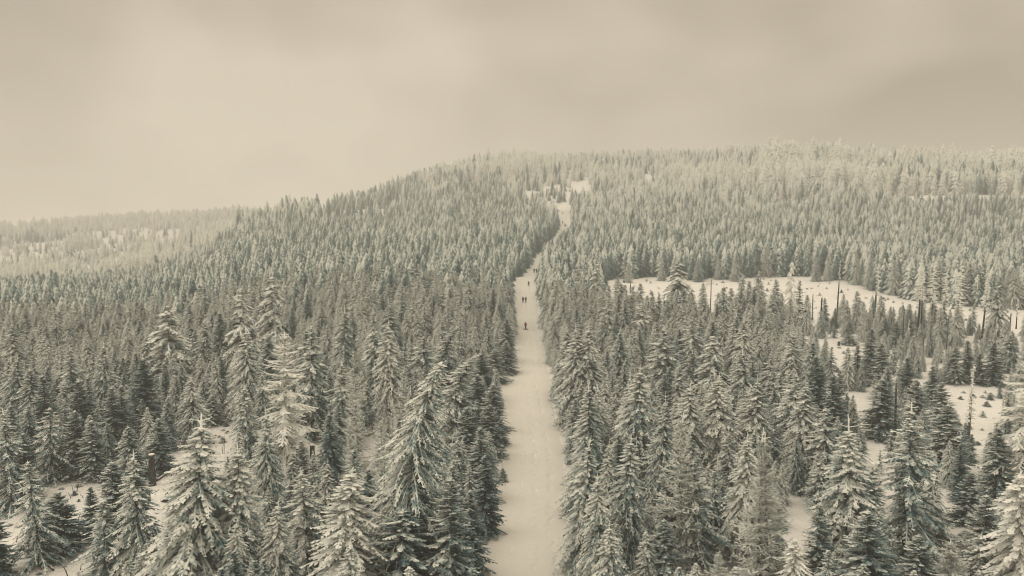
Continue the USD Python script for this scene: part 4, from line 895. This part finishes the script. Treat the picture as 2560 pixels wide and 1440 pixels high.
for k, (c, r, mname, col_, stride, desc) in enumerate(PEOPLE):
    mat_plain(mname, col_)
    x, y = hit(c, r); z = float(ground([x], [y])[0]) + 0.02
    root = UsdGeom.Xform.Define(stage, '/World/' + numbered('person')); root.AddTranslateOp().Set(Gf.Vec3d(float(x), float(y), float(z)))
    face = [180, 0, 0, 180, 0, 0, 180, 0][k]
    root.AddRotateZOp().Set(float(face + [-12, 5, -8, 15, 0, 6, -5, 10][k]))
    tag(root.GetPrim(), desc, 'person', 'people on the snow trail')
    st = stride; p = str(root.GetPath())
    hipL, hipR, kneeL, kneeR, ankL, ankR = (-.10, 0, .92), (.10, 0, .92), (-.11, st * .55, .50), (.11, -st * .25, .49), (-.11, st * .75, .10), (.11, -st * .95, .13)
    shL, shR, elL, elR, wrL, wrR = (-.20, 0, 1.42), (.20, 0, 1.42), (-.27, -st * .4, 1.16), (.27, st * .4, 1.16), (-.25, -st * .1, .92), (.25, st * .9, .95)
    body = chain(((0, 0, .95), .13), ((0, 0, 1.2), .135), ((0, 0, 1.40), .12), ((0, 0, 1.52), .055), ((0, .01, 1.60), .06)) + [m3.Manifold.sphere(.095, 20).scale((0.85, 1.05, 1.25)).translate((0, .015, 1.665))]
    body += chain((hipL, .095), (kneeL, .065), (ankL, .045)) + chain((hipR, .095), (kneeR, .065), (ankR, .045)) + chain((shL, .06), (elL, .048), (wrL, .034)) + chain((shR, .06), (elR, .048), (wrR, .034))
    body += [m3.Manifold.sphere(.017, 8).translate((0, .12, 1.66)), m3.Manifold.sphere(.02, 8).translate((-.085, .01, 1.66)), m3.Manifold.sphere(.02, 8).translate((.085, .01, 1.66))]
    for w, sg in ((wrL, -1), (wrR, 1)):     # palm, four fingers a little curled, and a thumb
        w = np.array(w); pm = w + [0, .01, -.09]
        body += chain((tuple(w), .03), (tuple(pm), .036))
        for j, ln in enumerate((.060, .070, .066, .052)):
            b0 = pm + [0, .028 - .019 * j, -.015]; b1 = b0 + [-.006 * sg, .006, -ln * .6]; b2 = b1 + [-.016 * sg, .01, -ln * .4]
            body += chain((tuple(b0), .0095), (tuple(b1), .009), (tuple(b2), .0075))
        t0 = w + [0, .03, -.05]; body += chain((tuple(t0), .011), (tuple(t0 + [-.01 * sg, .035, -.03]), .010), (tuple(t0 + [-.014 * sg, .04, -.055]), .008))
    usdkit.mesh(stage, p + '/body', fuse(body), '/World/Looks/skin', 40)
    jacket = chain(((0, 0, .86), .165), ((0, 0, 1.15), .17), ((0, 0, 1.38), .15), ((0, 0, 1.50), .085)) + chain(((-.15, 0, 1.40), .10), (shL, .09), (elL, .075), (tuple(np.array(wrL) + [0, 0, .02]), .055)) + chain(((.15, 0, 1.40), .10), (shR, .09), (elR, .075), (tuple(np.array(wrR) + [0, 0, .02]), .055))
    usdkit.mesh(stage, p + '/jacket', fuse(jacket), '/World/Looks/' + mname, 40)
    usdkit.mesh(stage, p + '/trousers', fuse(chain((hipL, .115), (kneeL, .085), (ankL, .068)) + chain((hipR, .115), (kneeR, .085), (ankR, .068)) + chain((hipL, .12), (hipR, .12))), '/World/Looks/dark_cloth', 40)
    for a_ in (ankL, ankR):
        a_ = np.array(a_)
        usdkit.mesh(stage, p + '/' + ('boot' if a_[0] < 0 else 'boot_001'), fuse(chain((tuple(a_ + [0, -.03, -.02]), .07), (tuple(a_ + [0, .14, -.045]), .052)) + chain((tuple(a_ + [0, 0, .08]), .068), (tuple(a_), .068))), '/World/Looks/black_boots', 40)
    usdkit.mesh(stage, p + '/hat', (m3.Manifold.sphere(.108, 20).scale((0.92, 1.08, 1.1)).translate((0, .005, 1.70)) - m3.Manifold.cube((.4, .4, .4), True).translate((0, .04, 1.50))), '/World/Looks/' + (mname if k % 2 else 'dark_cloth'), 40)
# the sled at the nearest person's feet
x, y = hit(1315, 824.5); z = float(ground([x], [y])[0]) + 0.03
root = UsdGeom.Xform.Define(stage, '/World/sled'); root.AddTranslateOp().Set(Gf.Vec3d(float(x), float(y), float(z))); root.AddRotateZOp().Set(80.0)
tag(root.GetPrim(), 'dark sled on the snow at the feet of the person in red', 'sled')
deck = m3.Manifold.batch_hull([m3.Manifold.cylinder(.03, .03, .03, 12).translate((sx * .22, sy * .5, .16)) for sx in (-1, 1) for sy in (-1, 1)])
usdkit.mesh(stage, '/World/sled/deck', deck, '/World/Looks/black_boots', 40)
for j, sx in enumerate((-.2, .2)):
    usdkit.mesh(stage, '/World/sled/runner' + ('' if j == 0 else '_001'), fuse(chain(((sx, -.6, .02), .02), ((sx, .5, .02), .02), ((sx, .66, .12), .02), ((sx, .62, .2), .018)) + chain(((sx, -.4, .02), .015), ((sx, -.4, .16), .015)) + chain(((sx, .35, .02), .015), ((sx, .35, .16), .015))), '/World/Looks/dark_cloth', 40)
